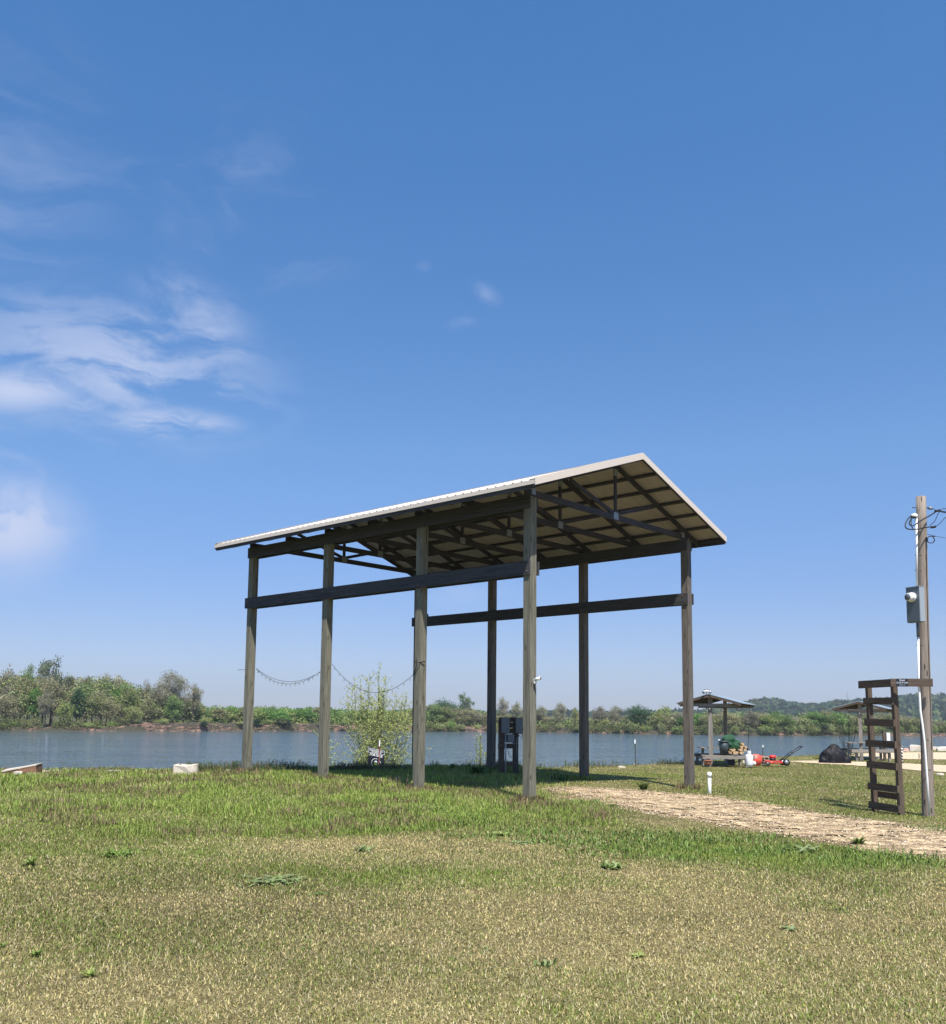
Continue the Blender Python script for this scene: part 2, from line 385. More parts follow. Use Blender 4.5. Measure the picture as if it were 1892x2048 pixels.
# gravel drive from the shed towards the right edge, gravel road beyond the picnic shelters
def pix_poly(pts): return np.array([tuple(G(a, b))[:2] for a, b in pts])
DRIVE = pix_poly([(1085, 1583), (1130, 1574), (1300, 1582), (1420, 1592), (1560, 1612), (1700, 1635), (1892, 1662), (2200, 1690), (2300, 1790), (1892, 1722), (1740, 1704), (1560, 1672), (1420, 1648), (1290, 1625), (1180, 1603), (1110, 1596)])
ROAD = pix_poly([(1560, 1523), (1620, 1521), (1700, 1523), (1790, 1526), (1892, 1530), (2300, 1545), (2300, 1575), (1892, 1546), (1830, 1541), (1760, 1536), (1680, 1530), (1610, 1527)])
ROAD2 = pix_poly([(1706, 1508), (1750, 1504.5), (1892, 1505), (2400, 1507), (2400, 1535), (1892, 1520), (1800, 1519), (1730, 1517), (1700, 1513)])
def in_poly(x, y, P):
    ins = np.zeros(np.shape(x), bool); j = len(P) - 1
    for i in range(len(P)):
        xi, yi, xj, yj = *P[i], *P[j]
        c = ((yi > y) != (yj > y)) & (x < (xj - xi) * (y - yi) / (yj - yi + 1e-12) + xi); ins ^= c; j = i
    return ins
def poly_dist(x, y, P):
    """signed distance, positive inside"""
    best = np.full(np.shape(x), 1e9); j = len(P) - 1
    for i in range(len(P)):
        ax, ay = P[j]; bx, by = P[i]; ex, ey = bx - ax, by - ay
        t = np.clip(((x - ax) * ex + (y - ay) * ey) / (ex * ex + ey * ey), 0, 1)
        best = np.minimum(best, np.hypot(x - ax - t * ex, y - ay - t * ey)); j = i
    return np.where(in_poly(x, y, P), best, -best)
def gravel_w(x, y):
    a = poly_dist(x, y, DRIVE) + 0.55 * (fbm(x * 1.6, y * 1.6, 41, 4) - 0.52)
    b = poly_dist(x, y, ROAD) + 0.9 * (fbm(x * .9, y * .9, 43, 3) - 0.5)
    c = poly_dist(x, y, ROAD2) + 0.6 * (fbm(x * .9, y * .9, 44, 3) - 0.5)
    return a, b, c

# ------------------------------------------------------------------ the one ground sheet
def patch(x, y):
    """worn dark thatch and paler straw areas of the lawn"""
    return np.clip(1.03 - .22 * ell(x, y, -1.5, 8.3, 2.0, 1.7) - .18 * ell(x, y, -4.5, 9.5, 2.2, 2.0) + .12 * ell(x, y, 1.4, 6.2, 1.7, 1.5) + .15 * ell(x, y, -2.1, 5.3, .8, .6) + .42 * (fbm(x * .45, y * .6, 57, 4) - .5), .5, 1.35)
def ground_colour(x, y):
    g = green(x, y); n = fbm(x * 6, y * 6, 77, 3)
    c = TAN * (1 - g[..., None]) + (OLV * .6 + GRN * .4) * g[..., None]
    c = c * (0.40 + 0.34 * n[..., None])
    c = c * patch(x, y)[..., None]; d = dry(x, y)[..., None]; c = c * (1 - d * .8) + np.array((0.33, 0.255, 0.16)) * d * .8
    a, b, cc = gravel_w(x, y)
    k = np.maximum(sstep(a, -0.10, 0.5), 0)[..., None] * (0.45 + 0.55 * sstep(fbm(x * 3.3, y * 3.3, 90, 4), 0.36, 0.56))[..., None]
    c = c * (1 - k) + SAND * k
    s = (y - shore(x)) > 0.2
    c = np.where(s[..., None], np.array((0.17, 0.13, 0.09)), c)
    far = (y > 150)[..., None]
    return np.where(far, np.array((0.10, 0.10, 0.05)), c)
def polar(angs, rads):
    A, Rr = np.meshgrid(angs, rads, indexing='ij'); return Rr * np.sin(A), Rr * np.cos(A)
angs = np.concatenate([np.radians(np.arange(-180, -46, 6.0)), np.radians(np.arange(-46, 46.01, 0.22)), np.radians(np.arange(52, 180.1, 6.0))])
rads = np.concatenate([[0.05, 0.6, 1.2, 1.8, 2.4], np.geomspace(3.0, 70, 330), np.geomspace(72, 2100, 110)])
X, Y = polar(angs, rads); Z = terr(X, Y)
na, nr = X.shape
idx = np.arange(na * nr).reshape(na, nr)
T = np.stack([idx[:-1, :-1], idx[1:, :-1], idx[1:, 1:], idx[:-1, 1:]], -1).reshape(-1, 4)[:, ::-1]
m_ground, n, b = newmat('lawn_soil')
va = n.n('ShaderNodeVertexColor', layer_name='Col').outputs[0]
oc = n.n('ShaderNodeTexCoord').outputs['Object']
f1 = n.noise(oc, 38, 5, 0.7); f2 = n.noise(oc, 130, 3, 0.7)
c = n.mix(n.ss(f1, 0.35, 0.68), n.mix(1.0, va, (0.50, 0.50, 0.48), 'MULTIPLY'), n.mix(1.0, va, (1.35, 1.3, 1.2), 'MULTIPLY'))
c = n.mix(n.ss(f2, 0.55, 0.72), c, n.mix(1.0, va, (0.45, 0.42, 0.4), 'MULTIPLY'))
n.l(c, b.inputs['Base Color']); b.inputs['Roughness'].default_value = 0.95; b.inputs['Specular IOR Level'].default_value = 0.1
bp = n.n('ShaderNodeBump'); bp.inputs['Strength'].default_value = 0.7; bp.inputs['Distance'].default_value = 0.03
n.l(f1, bp.inputs['Height']); n.l(bp.outputs[0], b.inputs['Normal'])
V = np.stack([X, Y, Z], -1).reshape(-1, 3)
gr = np_mesh('ground', V, T, m_ground, ground_colour(X, Y).reshape(-1, 3), smooth=True); tag(gr, kind='structure')

# gravel roads: sheets draped just above the ground
def road(name, P, seed, step, mat, lift=0.012):
    x0, y0 = P.min(0) - 1; x1, y1 = P.max(0) + 1
    xs = np.arange(x0, x1, step); ys = np.arange(y0, y1, step); XX, YY = np.meshgrid(xs, ys, indexing='ij')
    dd = poly_dist(XX, YY, P) + 1.1 * (fbm(XX * 1.5, YY * 1.5, seed, 5) - 0.58)
    dd = np.minimum(dd, 2.2 * (fbm(XX * 2.6, YY * 2.6, seed + 9, 4) - .43) + dd * .30) if seed == 51 else dd
    idm = np.arange(XX.size).reshape(XX.shape)
    q = np.stack([idm[:-1, :-1], idm[1:, :-1], idm[1:, 1:], idm[:-1, 1:]], -1).reshape(-1, 4)
    keep = (dd.ravel()[q] > 0).all(1); q = q[keep]
    use = np.unique(q); mp = np.full(XX.size, -1); mp[use] = np.arange(len(use)); q = mp[q]
    xx, yy = XX.ravel()[use], YY.ravel()[use]
    zz = landz(xx, yy) + lift + 0.01 * fbm(xx * 4, yy * 4, seed + 3, 2)
    o = np_mesh(name, np.stack([xx, yy, zz], 1), q, mat, None, smooth=True); tag(o, kind='structure'); return o
def gravelmat(name, c1, c2, dirt, lo, hi):
    m, n, b = newmat(name); oc = n.n('ShaderNodeTexCoord').outputs['Object']
    vo = n.n('ShaderNodeTexVoronoi'); n.l(oc, vo.inputs['Vector']); vo.inputs['Scale'].default_value = 34
    sp = n.n('ShaderNodeSeparateColor'); n.l(vo.outputs['Color'], sp.inputs[0])
    c = n.mix(sp.outputs[0], c1, c2)
    c = n.mix(n.ss(n.noise(n.vscale(oc, 1, 1.0, 1), 3.2, 7, 0.75), lo, hi), c, dirt)
    c = n.mix(n.ss(n.noise(oc, 11, 5, 0.75), 0.52, 0.60), c, tuple(x * .5 for x in dirt))
    n.l(c, b.inputs['Base Color']); b.inputs['Roughness'].default_value = 0.95; b.inputs['Specular IOR Level'].default_value = 0.1
    bp = n.n('ShaderNodeBump'); bp.inputs['Strength'].default_value = 0.8; bp.inputs['Distance'].default_value = 0.03
    n.l(vo.outputs['Distance'], bp.inputs['Height']); n.l(bp.outputs[0], b.inputs['Normal'])
    return m
m_gr1 = gravelmat('drive_gravel', (0.60, 0.42, 0.24), (0.84, 0.65, 0.39), (0.29, 0.21, 0.125), 0.43, 0.54)
m_gr2 = gravelmat('road_gravel', (0.62, 0.47, 0.30), (0.82, 0.65, 0.45), (0.50, 0.38, 0.25), 0.6, 0.75)
road('gravel_path', DRIVE, 51, 0.06, m_gr1)
road('gravel_road', ROAD, 52, 0.2, m_gr2)
road('gravel_road', ROAD2, 53, 0.25, m_gr2)

# ------------------------------------------------------------------ river
m_water, n, b = newmat('river_water')
oc = n.n('ShaderNodeTexCoord').outputs['Object']
b.inputs['Base Color'].default_value = (0.045, 0.065, 0.065, 1); b.inputs['Roughness'].default_value = 0.07; b.inputs['IOR'].default_value = 1.333
h1 = n.noise(n.vscale(oc, 1.5, 0.75, 1, rot=(0, 0, 0.12)), 1.0, 3, 0.55, 0.5)
h2 = n.noise(n.vscale(oc, 0.33, 0.22, 1, rot=(0, 0, 0.35)), 1.0, 3, 0.55, 0.3)
h3 = n.noise(n.vscale(oc, 0.03, 0.12, 1, rot=(0, 0, 0.06)), 1.0, 4, 0.6)
hh = n.math('MULTIPLY_ADD', h2, 1.2, h1)
bp = n.n('ShaderNodeBump'); bp.inputs['Distance'].default_value = 0.42
n.l(n.math('MULTIPLY_ADD', h3, 0.8, 0.5), bp.inputs['Strength'])
n.l(hh, bp.inputs['Height']); n.l(bp.outputs[0], b.inputs['Normal'])
c = n.mix(n.ss(h3, 0.35, 0.65), (0.060, 0.090, 0.100), (0.095, 0.125, 0.130)); n.l(c, b.inputs['Base Color'])
wm = MB(); wm.add([(-1500, 20, ZW), (1500, 20, ZW), (1500, 420, ZW), (-1500, 420, ZW)], [(0, 1, 2, 3)])
tag(wm.build('river_water', m_water), kind='structure')

# ------------------------------------------------------------------ far bank: low eroded earth cliff
xs = np.concatenate([np.arange(-700, -190, 10.0), np.arange(-190, 190, 0.8), np.arange(190, 700, 10.0)])
offs = np.array([-0.8, 0.0, 0.25, 0.55, 0.9, 1.3, 2.0, 3.2, 7, 20, 60.0])
def pxof(x, y): return CX - 3 + F * x / y
pxs = pxof(xs, fshore(xs))
expo = 0.05 + 0.85 * (sstep(pxs, 215, 300) * sstep(-pxs, -850, -800)) + 0.35 * sstep(pxs, 850, 900) * sstep(-pxs, -1250, -1180)
expo = expo * (0.75 + 0.5 * fbm(xs * 0.12, xs * 0, 9, 3))
hts = np.array([-0.6, 0.0, 0.25, 0.75, 1.3, 1.75, 2.0, 2.1, 2.2, 2.4, 2.6])
XX = np.repeat(xs[:, None], len(offs), 1)
jag = 2.2 * (fbm(XX * 0.16, offs[None, :] * 0.2 + XX * 0, 61, 4) - 0.5)
YY = fshore(xs)[:, None] + offs[None, :] * (1.0) + jag
ZZ = ZW + hts[None, :] * (0.42 + 0.68 * expo[:, None]) * (1 + 0.45 * (fbm(XX * 0.5, offs[None, :] * .9 + XX * 0, 63, 3) - .5) * (hts[None, :] > 0.3))
idm = np.arange(XX.size).reshape(XX.shape)
T = np.stack([idm[:-1, :-1], idm[1:, :-1], idm[1:, 1:], idm[:-1, 1:]], -1).reshape(-1, 4)
m_bank, n, b = newmat('eroded_earth'); oc = n.n('ShaderNodeTexCoord').outputs['Object']
c = n.mix(n.ss(n.noise(n.vscale(oc, 0.8, 0.8, 2.2), 0.8, 6, 0.72), 0.45, 0.60), (0.045, 0.032, 0.026), (0.27, 0.165, 0.11))
c = n.mix(n.ss(n.noise(n.vscale(oc, .5, .5, 1.4), 0.35, 6, 0.7), 0.46, 0.56), c, (0.055, 0.05, 0.03))
bp = n.n('ShaderNodeBump'); bp.inputs['Strength'].default_value = 1.0; bp.inputs['Distance'].default_value = 0.5
n.l(n.noise(oc, 1.4, 5, .7), bp.inputs['Height']); n.l(bp.outputs[0], b.inputs['Normal'])
n.l(c, b.inputs['Base Color']); b.inputs['Roughness'].default_value = 0.95
tag(np_mesh('riverbank', np.stack([XX, YY, ZZ], -1).reshape(-1, 3), T, m_bank), kind='structure')

# ------------------------------------------------------------------ hills with forest on them
HP = np.array([(-3000, 1436), (850, 1438), (1000, 1434), (1060, 1430), (1130, 1429), (1200, 1432), (1400, 1428), (1470, 1416), (1500, 1408), (1530, 1406), (1560, 1407), (1587, 1415), (1613, 1417), (1640, 1415), (1663, 1410), (1700, 1409), (1790, 1406), (1833, 1400), (1865, 1403), (1892, 1402), (2100, 1396), (2400, 1402), (4500, 1412)], float)
def hillz(x, y):
    px = pxof(x, y); hor = 1436 + (px - 946) * 0.0095
    top = ZC + (hor - np.interp(px, HP[:, 0], HP[:, 1])) / F * 1400 - 6
    r = np.hypot(x, y); k = sstep(r, 950, 1400) * sstep(-r, -2000, -1500)
    return -1.5 + (top + 1.5) * k + 7 * (fbm(x * 0.006, y * 0.006, 71, 4) - 0.5) * k
ha = np.radians(np.arange(-40, 50, 0.4)); hr = np.linspace(900, 2000, 40)
X, Y = polar(ha, hr); Z = hillz(X, Y); na, nr = X.shape; idx = np.arange(na * nr).reshape(na, nr)
T = np.stack([idx[:-1, :-1], idx[1:, :-1], idx[1:, 1:], idx[:-1, 1:]], -1).reshape(-1, 4)[:, ::-1]
tag(np_mesh('hills', np.stack([X, Y, Z], -1).reshape(-1, 3), T, plain('hill_soil', (0.06, 0.08, 0.04), 0.95), smooth=True), kind='structure')
rng = np.random.default_rng(7)
def leaf_faces(P, size, rg, up=0.6, squash=1.0):
    """one small randomly turned quad per point"""
    n = len(P); d = rg.normal(size=(n, 3)); d[:, 2] += up * np.sign(rg.random(n) - .15) ; d /= np.linalg.norm(d, axis=1)[:, None]
    a = np.cross(d, rg.normal(size=(n, 3))); a /= np.linalg.norm(a, axis=1)[:, None]; bb = np.cross(d, a) * squash
    s = (size * (0.6 + 0.8 * rg.random(n)))[:, None] * 0.5 if np.ndim(size) == 0 else (size * (0.6 + 0.8 * rg.random(n)))[:, None] * 0.5
    V = np.stack([P - a * s, P - bb * s * .8, P + a * s, P + bb * s * .8], 1).reshape(-1, 3)
    return V, np.arange(4 * n).reshape(n, 4)
nh = 3600
aa = np.radians(rng.uniform(-30, 40, nh)); rr = rng.uniform(1000, 1560, nh)
cx, cy = rr * np.sin(aa), rr * np.cos(aa); cz = hillz(cx, cy) + 4.5; crad = rng.uniform(4, 7.5, nh)
k = 16; P = rng.normal(size=(nh, k, 3)); P /= np.linalg.norm(P, axis=2)[..., None]
P = np.stack([cx, cy, cz], 1)[:, None] + P * crad[:, None, None] * np.array((1, 1, .85))
pal = np.array([(0.06, 0.10, 0.035), (0.045, 0.085, 0.04), (0.09, 0.12, 0.045), (0.03, 0.06, 0.035), (0.10, 0.11, 0.06)])
cc = pal[rng.integers(0, 5, nh)][:, None].repeat(k, 1) * rng.uniform(.8, 1.2, (nh, k, 1))
V, T = leaf_faces(P.reshape(-1, 3), 7.0, rng)
o = np_mesh('hillside_forest', V, T, m_farleaf, cc.reshape(-1, 3).repeat(4, 0)); tag(o, kind='stuff')

# ------------------------------------------------------------------ far woods: the mass, then the trees one can tell apart
TOP = np.array([(-900, 1360), (-200, 1340), (0, 1352), (50, 1350), (90, 1352), (140, 1357), (200, 1354), (240, 1356), (280, 1372), (320, 1380), (360, 1390), (395, 1404), (410, 1412), (480, 1414), (520, 1412), (560, 1415), (640, 1417), (700, 1419), (780, 1421), (850, 1416), (870, 1410), (905, 1410), (930, 1416), (960, 1420), (1000, 1426), (1100, 1434), (1150, 1436), (1240, 1437), (1290, 1427), (1400, 1424), (1450, 1422), (1540, 1428), (1600, 1428), (1650, 1424), (1700, 1429), (1780, 1428), (1810, 1436), (1892, 1441), (2300, 1438), (3200, 1430)], float)
def topz(px, d):
    hor = 1436 + (px - 946) * 0.0095
    return ZC + (hor - np.interp(px, TOP[:, 0], TOP[:, 1])) / F * d
nb = 3200
px = rng.uniform(-500, 2400, nb); dep = 4 + 30 * rng.random(nb); lev = rng.random(nb)
a0 = (px - CX + 3) / F; dd0 = np.interp(px, [-500, 0, 400, 1000, 1300, 1500, 1800, 2400], [218, 223, 247, 290, 271, 262, 277, 300])
dy = dd0 + dep; wx = a0 * dy; br = rng.uniform(1.5, 2.9, nb) * np.where(px < 420, 1.25, 1)
tz = topz(px, dy) + rng.uniform(-1.0, .5, nb); bz = ZW + 1.4
lev = np.where(lev < .45, 1.0, lev); top_allowed = bz + (tz - bz) * np.clip(.45 + dep / 22, 0, 1)
bzc = bz + np.maximum(top_allowed - br - bz, 0) * lev
kk = 84; dr_ = rng.normal(size=(nb, kk, 3)); dr_ /= np.linalg.norm(dr_, axis=2)[..., None]
P = np.stack([wx, dy, bzc], 1)[:, None] + dr_ * (br[:, None] * rng.uniform(.72, 1.06, (nb, kk)))[..., None] * np.array((1.1, 1.0, .95))
pl2 = np.array([(0.19, 0.215, 0.085), (0.15, 0.22, 0.07), (0.26, 0.25, 0.14), (0.23, 0.21, 0.14), (0.25, 0.29, 0.11), (0.09, 0.14, 0.055)])
cc = pl2[rng.integers(0, 6, nb)] * np.where(((px > 400) & (px < 900))[:, None], np.array((0.92, 1.12, 0.7)), 1.0) * rng.uniform(.8, 1.15, (nb, 1))
cc = (cc[:, None] * rng.uniform(.8, 1.2, (nb, kk, 1))).reshape(-1, 3)
cc = cc * 1.2
V, T = leaf_faces(P.reshape(-1, 3), 0.44, rng)
tag(np_mesh('far_woods', V, T, m_farleaf, cc.repeat(4, 0)), kind='stuff')
# scrub along the far water's edge
ns = 110000; px = rng.uniform(-300, 2300, ns); den = fbm(px * 0.05, px * 0, 85, 4)
keep = rng.random(ns) < sstep(den, .36, .6) * np.where((px > 225) & (px < 850), 0.30, 1.0); px = px[keep]; ns = len(px)
a0 = (px - CX + 3) / F; dy = np.interp(px, [-500, 0, 400, 1000, 1300, 1500, 1800, 2400], [218, 223, 247, 290, 271, 262, 277, 300]) + rng.uniform(-.5, 5, ns)
zz = ZW + 0.2 + 2.6 * rng.random(ns) ** 1.3 * (.5 + fbm(px * .08, px * 0, 87, 3))
cc = np.array([(0.16, 0.19, 0.065), (0.11, 0.155, 0.05), (0.15, 0.13, 0.08), (0.20, 0.23, 0.08)])[rng.integers(0, 4, ns)] * (0.8 + .4 * rng.random(ns))[:, None]
V, T = leaf_faces(np.stack([a0 * dy, dy, zz], 1), 0.27, rng)
tag(np_mesh('waterside_scrub', V, T, m_farleaf, cc.repeat(4, 0)), kind='stuff')

def tree_proto(name, seed, H, Rr, base, ncl, nl, lsize, cols, sliver=False, flat=0.5, limbs=10, loose=0.16, topbias=0.0):
    rg = np.random.default_rng(seed); rd = random.Random(seed)
    root = bpy.data.objects.new(name, None); C.objects.link(root)
    mid = (base + H) / 2; hz = (H - base) / 2
    cl = []
    lobes = [((0, 0, H - hz * .52), .52)]
    for k in range(9):
        a = k * 2.4 + seed; z = mid + hz * (-.55 + .95 * ((k * 5) % 9) / 9); q = math.sqrt(max(0, 1 - ((z - mid) / hz) ** 2)); lobes.append(((math.cos(a) * Rr * .55 * q, math.sin(a) * Rr * .55 * q, z), rg.uniform(.38, .52)))
    while len(cl) < ncl:
        (lx, ly, lz), lr = lobes[int(rg.integers(0, len(lobes)))]
        d = rg.normal(size=3); d /= np.linalg.norm(d); d[2] = abs(d[2]) if rg.random() < .6 else d[2]; r = rg.random() ** 0.3
        p = np.array((lx + d[0] * Rr * lr * r, ly + d[1] * Rr * lr * r, lz + d[2] * min(Rr, hz) * lr * r))
        cl.append(p)
    cl = np.array(cl)
    tb = MB(); tb.tube([(0, 0, -.6), (0.02 * H, 0, base), (0, 0.01 * H, mid), (0, 0, H * .86)], [H * .022, H * .017, H * .011, H * .003], 6)
    for k in range(limbs):
        e = cl[rd.randrange(ncl)]; z0 = max(base * .7, min(e[2] - 0.5 * math.hypot(e[0], e[1]) - .1 * H, H * .75)); s = (0, 0, z0)
        m = (e[0] * .45, e[1] * .45, z0 + (e[2] - z0) * .6)
        tb.tube([s, m, tuple(e)], [H * .009, H * .006, H * .002], 4, cap=False)
    tb.build('trunk', m_bark, root)
    nl = int(nl * 1.5); lsize = lsize * .8; P = cl.repeat(nl, 0) + rg.normal(size=(ncl * nl, 3)) * Rr * loose * np.array((1, 1, .8))
    ci = rg.integers(0, len(cols), ncl); cc = np.array(cols)[ci] * rg.uniform(.78, 1.22, (ncl, 1))
    cc = cc.repeat(nl, 0) * rg.uniform(.85, 1.15, (ncl * nl, 1))
    V, T = leaf_faces(P, lsize, rg, squash=0.16 if sliver else 0.9)
    np_mesh('crown', V, T, m_leaf, cc.repeat(4, 0), root)
    root['H'] = H; root['R'] = Rr
    return root
OL = [(0.20, 0.215, 0.085), (0.16, 0.19, 0.07), (0.22, 0.205, 0.11)]
GR = [(0.14, 0.23, 0.065), (0.17, 0.26, 0.075), (0.11, 0.18, 0.055)]
YG = [(0.26, 0.29, 0.11), (0.30, 0.32, 0.13), (0.21, 0.24, 0.09)]
GB = [(0.24, 0.225, 0.155), (0.28, 0.26, 0.18), (0.21, 0.215, 0.13)]
TNB = [(0.30, 0.27, 0.15), (0.26, 0.245, 0.13), (0.24, 0.235, 0.115)]
DK = [(0.035, 0.07, 0.035), (0.05, 0.085, 0.04)]
BG = [(0.07, 0.12, 0.06), (0.09, 0.135, 0.07), (0.06, 0.10, 0.05)]
PR = {
 'olive': tree_proto('far_tree', 1, 10, 3.6, 1.5, 150, 18, .42, OL),
 'olive2': tree_proto('far_tree', 2, 10, 2.9, 1.2, 130, 18, .40, OL + TNB[:1]),
 'green': tree_proto('far_tree', 3, 10, 3.4, 1.2, 150, 20, .42, GR),
 'yellow': tree_proto('far_tree', 4, 10, 3.2, 1.4, 120, 16, .40, YG),
 'bare': tree_proto('far_tree', 5, 10, 3.6, 2.0, 170, 26, .75, GB, True, limbs=34, loose=.13),
 'bare2': tree_proto('far_tree', 6, 10, 2.6, 2.4, 110, 22, .7, GB + TNB[:1], True, limbs=28, loose=.14),
 'tan': tree_proto('far_tree', 7, 10, 3.3, 1.6, 140, 20, .36, TNB, limbs=22),
 'dark': tree_proto('far_tree', 8, 10, 3.0, 0.4, 130, 22, .42, DK),
 'round': tree_proto('far_tree', 9, 10, 4.6, 1.6, 230, 22, .40, BG),
 'clumpy': tree_proto('far_tree', 10, 10, 3.6, 2.6, 64, 40, .36, [(0.15, 0.19, 0.10), (0.11, 0.15, 0.07), (0.20, 0.22, 0.14)], limbs=26, loose=.11),
 'shrub': tree_proto('far_shrub', 11, 4, 2.6, 0.1, 80, 18, .34, YG + GR[:1], limbs=4),
 'shrub2': tree_proto('far_shrub', 12, 4, 2.4, 0.1, 80, 18, .34, OL + DK[:1], limbs=4),
 'cedar': tree_proto('far_cedar', 13, 5, 1.5, 0.1, 90, 18, .34, DK, limbs=3)}
used = set()
rd = random.Random(5)
def shore_d(px): return float(np.interp(px, [-500, 0, 400, 1000, 1300, 1500, 1800, 2400], [218, 223, 247, 290, 271, 262, 277, 300]))
def far_tree(kind, px, top_y, wpx, back, label, cat='tree', group=None, base_up=1.2):
    src = PR[kind]
    if kind in used: o = copy_tree(src)
    else: o = src; used.add(kind)
    d = shore_d(px) + back; hor = 1436 + (px - 946) * 0.0095
    zt = ZC + (hor - top_y) / F * d; z0 = ZW + base_up
    hs = (zt - z0) / src['H']; ws = wpx / F * d / (2 * src['R'] * 0.98)
    o.location = ((px - CX + 3) / F * d, d, z0); o.scale = (ws, ws, hs); o.rotation_euler = (0, 0, rd.uniform(-3.1, 3.1))
    tag(o, label, cat, group); return o
SPEC = [
 ('clumpy', 105, 1312, 64, 14, 'tallest tree of the left far wood, airy crown standing above its neighbours'),
 ('green', 58, 1325, 32, 13, 'bright fresh-green tree just left of the tallest one on the far bank'),
 ('olive', 14, 1335, 44, 14, 'olive tree at the left edge of the photo, above the far bank'),
 ('bare', 342, 1342, 78, 8, 'broad domed bare-twigged tree ending the left far wood'),
 ('bare2', 388, 1362, 36, 5, 'smaller bare tree leaning out right of the broad domed bare tree'),
 ('tan', 208, 1340, 40, 12, 'tan budding tree in the middle of the left far wood'),
 ('tan', 238, 1343, 44, 13, 'second tan budding tree, right of the middle of the left far wood'),
 ('olive2', 176, 1349, 34, 13, 'olive budding tree between the tallest tree and the tan pair'),
 ('olive2', 143, 1347, 30, 15, 'dark olive tree close against the right side of the tallest tree'),
 ('bare2', 80, 1342, 30, 16, 'thin grey tree between the bright green tree and the tallest tree'),
 ('bare2', 293, 1353, 18, 12, 'narrow twiggy tree just left of the broad domed bare tree'),
 ('green', 348, 1388, 38, 3, 'low bright green tree in front of the broad domed bare tree'),
 ('dark', 158, 1370, 30, 5, 'dark green tree inside the left far wood, near the tan pair'),
 ('bare2', 96, 1378, 34, 2, 'pale-trunked bare tree at the front of the left far wood'),
 ('tan', 15, 1385, 60, 4, 'tan budding tree low at the left edge of the far bank'),
 ('olive', 255, 1372, 48, 5, 'mid olive tree below the tan pair on the far bank'),
 ('yellow', 133, 1398, 34, 2, 'pale yellow-green tree low in the left far wood'),
 ('olive', 200, 1382, 46, 3, 'wide olive tree at the front of the left far wood, under the tan pair'),
 ('tan', 225, 1392, 40, 2, 'tan budding tree at the front of the left far wood'),
 ('olive2', 300, 1395, 40, 3, 'olive tree below and left of the broad domed bare tree'),
 ('yellow', 270, 1408, 40, 1, 'blossoming pale shrub-like tree above the start of the red bank'),
 ('round', 884, 1400, 62, 10, 'rounded mid-green tree on the far bank right of the third left post'),
 ('clumpy', 929, 1385, 34, 12, 'lone tall blue-green tree on the far bank between the shed posts'),
 ('green', 868, 1406, 40, 6, 'fresh green tree beside the rounded one, right of the third left post'),
 ('bare2', 1003, 1390, 26, 8, 'bare grey tree above the meter rack on the far bank'),
 ('bare2', 1033, 1400, 24, 9, 'bare pale tree hidden partly by the nearest post'),
 ('bare2', 1080, 1408, 26, 8, 'thin bare tree just right of the nearest post'),
 ('bare', 1118, 1405, 30, 7, 'twiggy bare tree midway between nearest post and the dark middle post'),
 ('olive2', 1148, 1413, 16, 9, 'narrow greenish tree left of the dark middle post'),
 ('bare', 1197, 1412, 34, 8, 'round bare tree, first right of the dark middle post'),
 ('bare', 1228, 1411, 32, 8, 'round bare tree, second right of the dark middle post'),
 ('round', 1274, 1411, 54, 9, 'dense dark green round tree on the far bank left of the right front post'),
 ('yellow', 1325, 1408, 34, 10, 'pale yellow-green treetop left of the right front post'),
 ('cedar', 412, 1440, 14, -1, 'small dark cedar standing on the red bank near the left front post'),
 ('cedar', 515, 1434, 18, 1, 'dark cedar on the far bank right of the leftmost post'),
 ('dark', 570, 1437, 32, 2, 'low dark green bush-like tree between the two leftmost posts'),
 ('cedar', 1254, 1444, 14, 1, 'small dark bush at the waterline below the dense dark round tree'),
 ('green', 1625, 1421, 50, 9, 'light green tree on the far bank above the covered mower'),
 ('green', 1545, 1422, 44, 8, 'green tree on the far bank above the mower handle'),
 ('dark', 1640, 1445, 22, 1, 'dark tree at the far waterline above the black tarp'),
 ('olive', 1785, 1427, 60, 6, 'rounded olive tree seen right of the ladder frame'),
]
for kd, px, ty, wp, bk, lb in SPEC:
    far_tree(kd, px, ty, wp, bk, lb, base_up=.9 if bk < 3 else 1.3)
pool_l = ['olive', 'olive2', 'tan', 'bare', 'green', 'yellow', 'bare2', 'olive']
adj = {'olive': 'olive', 'olive2': 'slim olive', 'tan': 'tan budding', 'bare': 'bare grey-brown', 'bare2': 'slim bare', 'green': 'fresh green', 'yellow': 'yellow-green'}
px = -60
while px < 400:
    k = rd.choice(pool_l); t = float(np.interp(px, TOP[:, 0], TOP[:, 1]))
    far_tree(k, px, t + rd.uniform(-6, 22), rd.uniform(34, 58), rd.uniform(6, 20), '%s tree crowded inside the tall left far wood' % adj[k], group='trees crowded in the left far wood'); px += rd.uniform(12, 20)
px = 405
while px < 1990:
    zone = 'open green wood behind the red bank' if px < 860 else ('thin twiggy wood behind the shed' if px < 1370 else 'low wood behind the picnic shelters')
    k = rd.choice(['green', 'olive', 'green', 'yellow', 'olive2'] if px < 860 else ['bare', 'bare2', 'tan', 'olive2', 'olive', 'yellow'] if px < 1370 else ['olive', 'green', 'tan', 'yellow', 'olive2', 'bare'])
    t = float(np.interp(px, TOP[:, 0], TOP[:, 1]))
    far_tree(k, px, t + rd.uniform(-5, 7), rd.uniform(30, 52), rd.uniform(4, 16), '%s tree in the %s' % (adj[k], zone), group='trees in the ' + zone); px += rd.uniform(13, 21)
px = -20
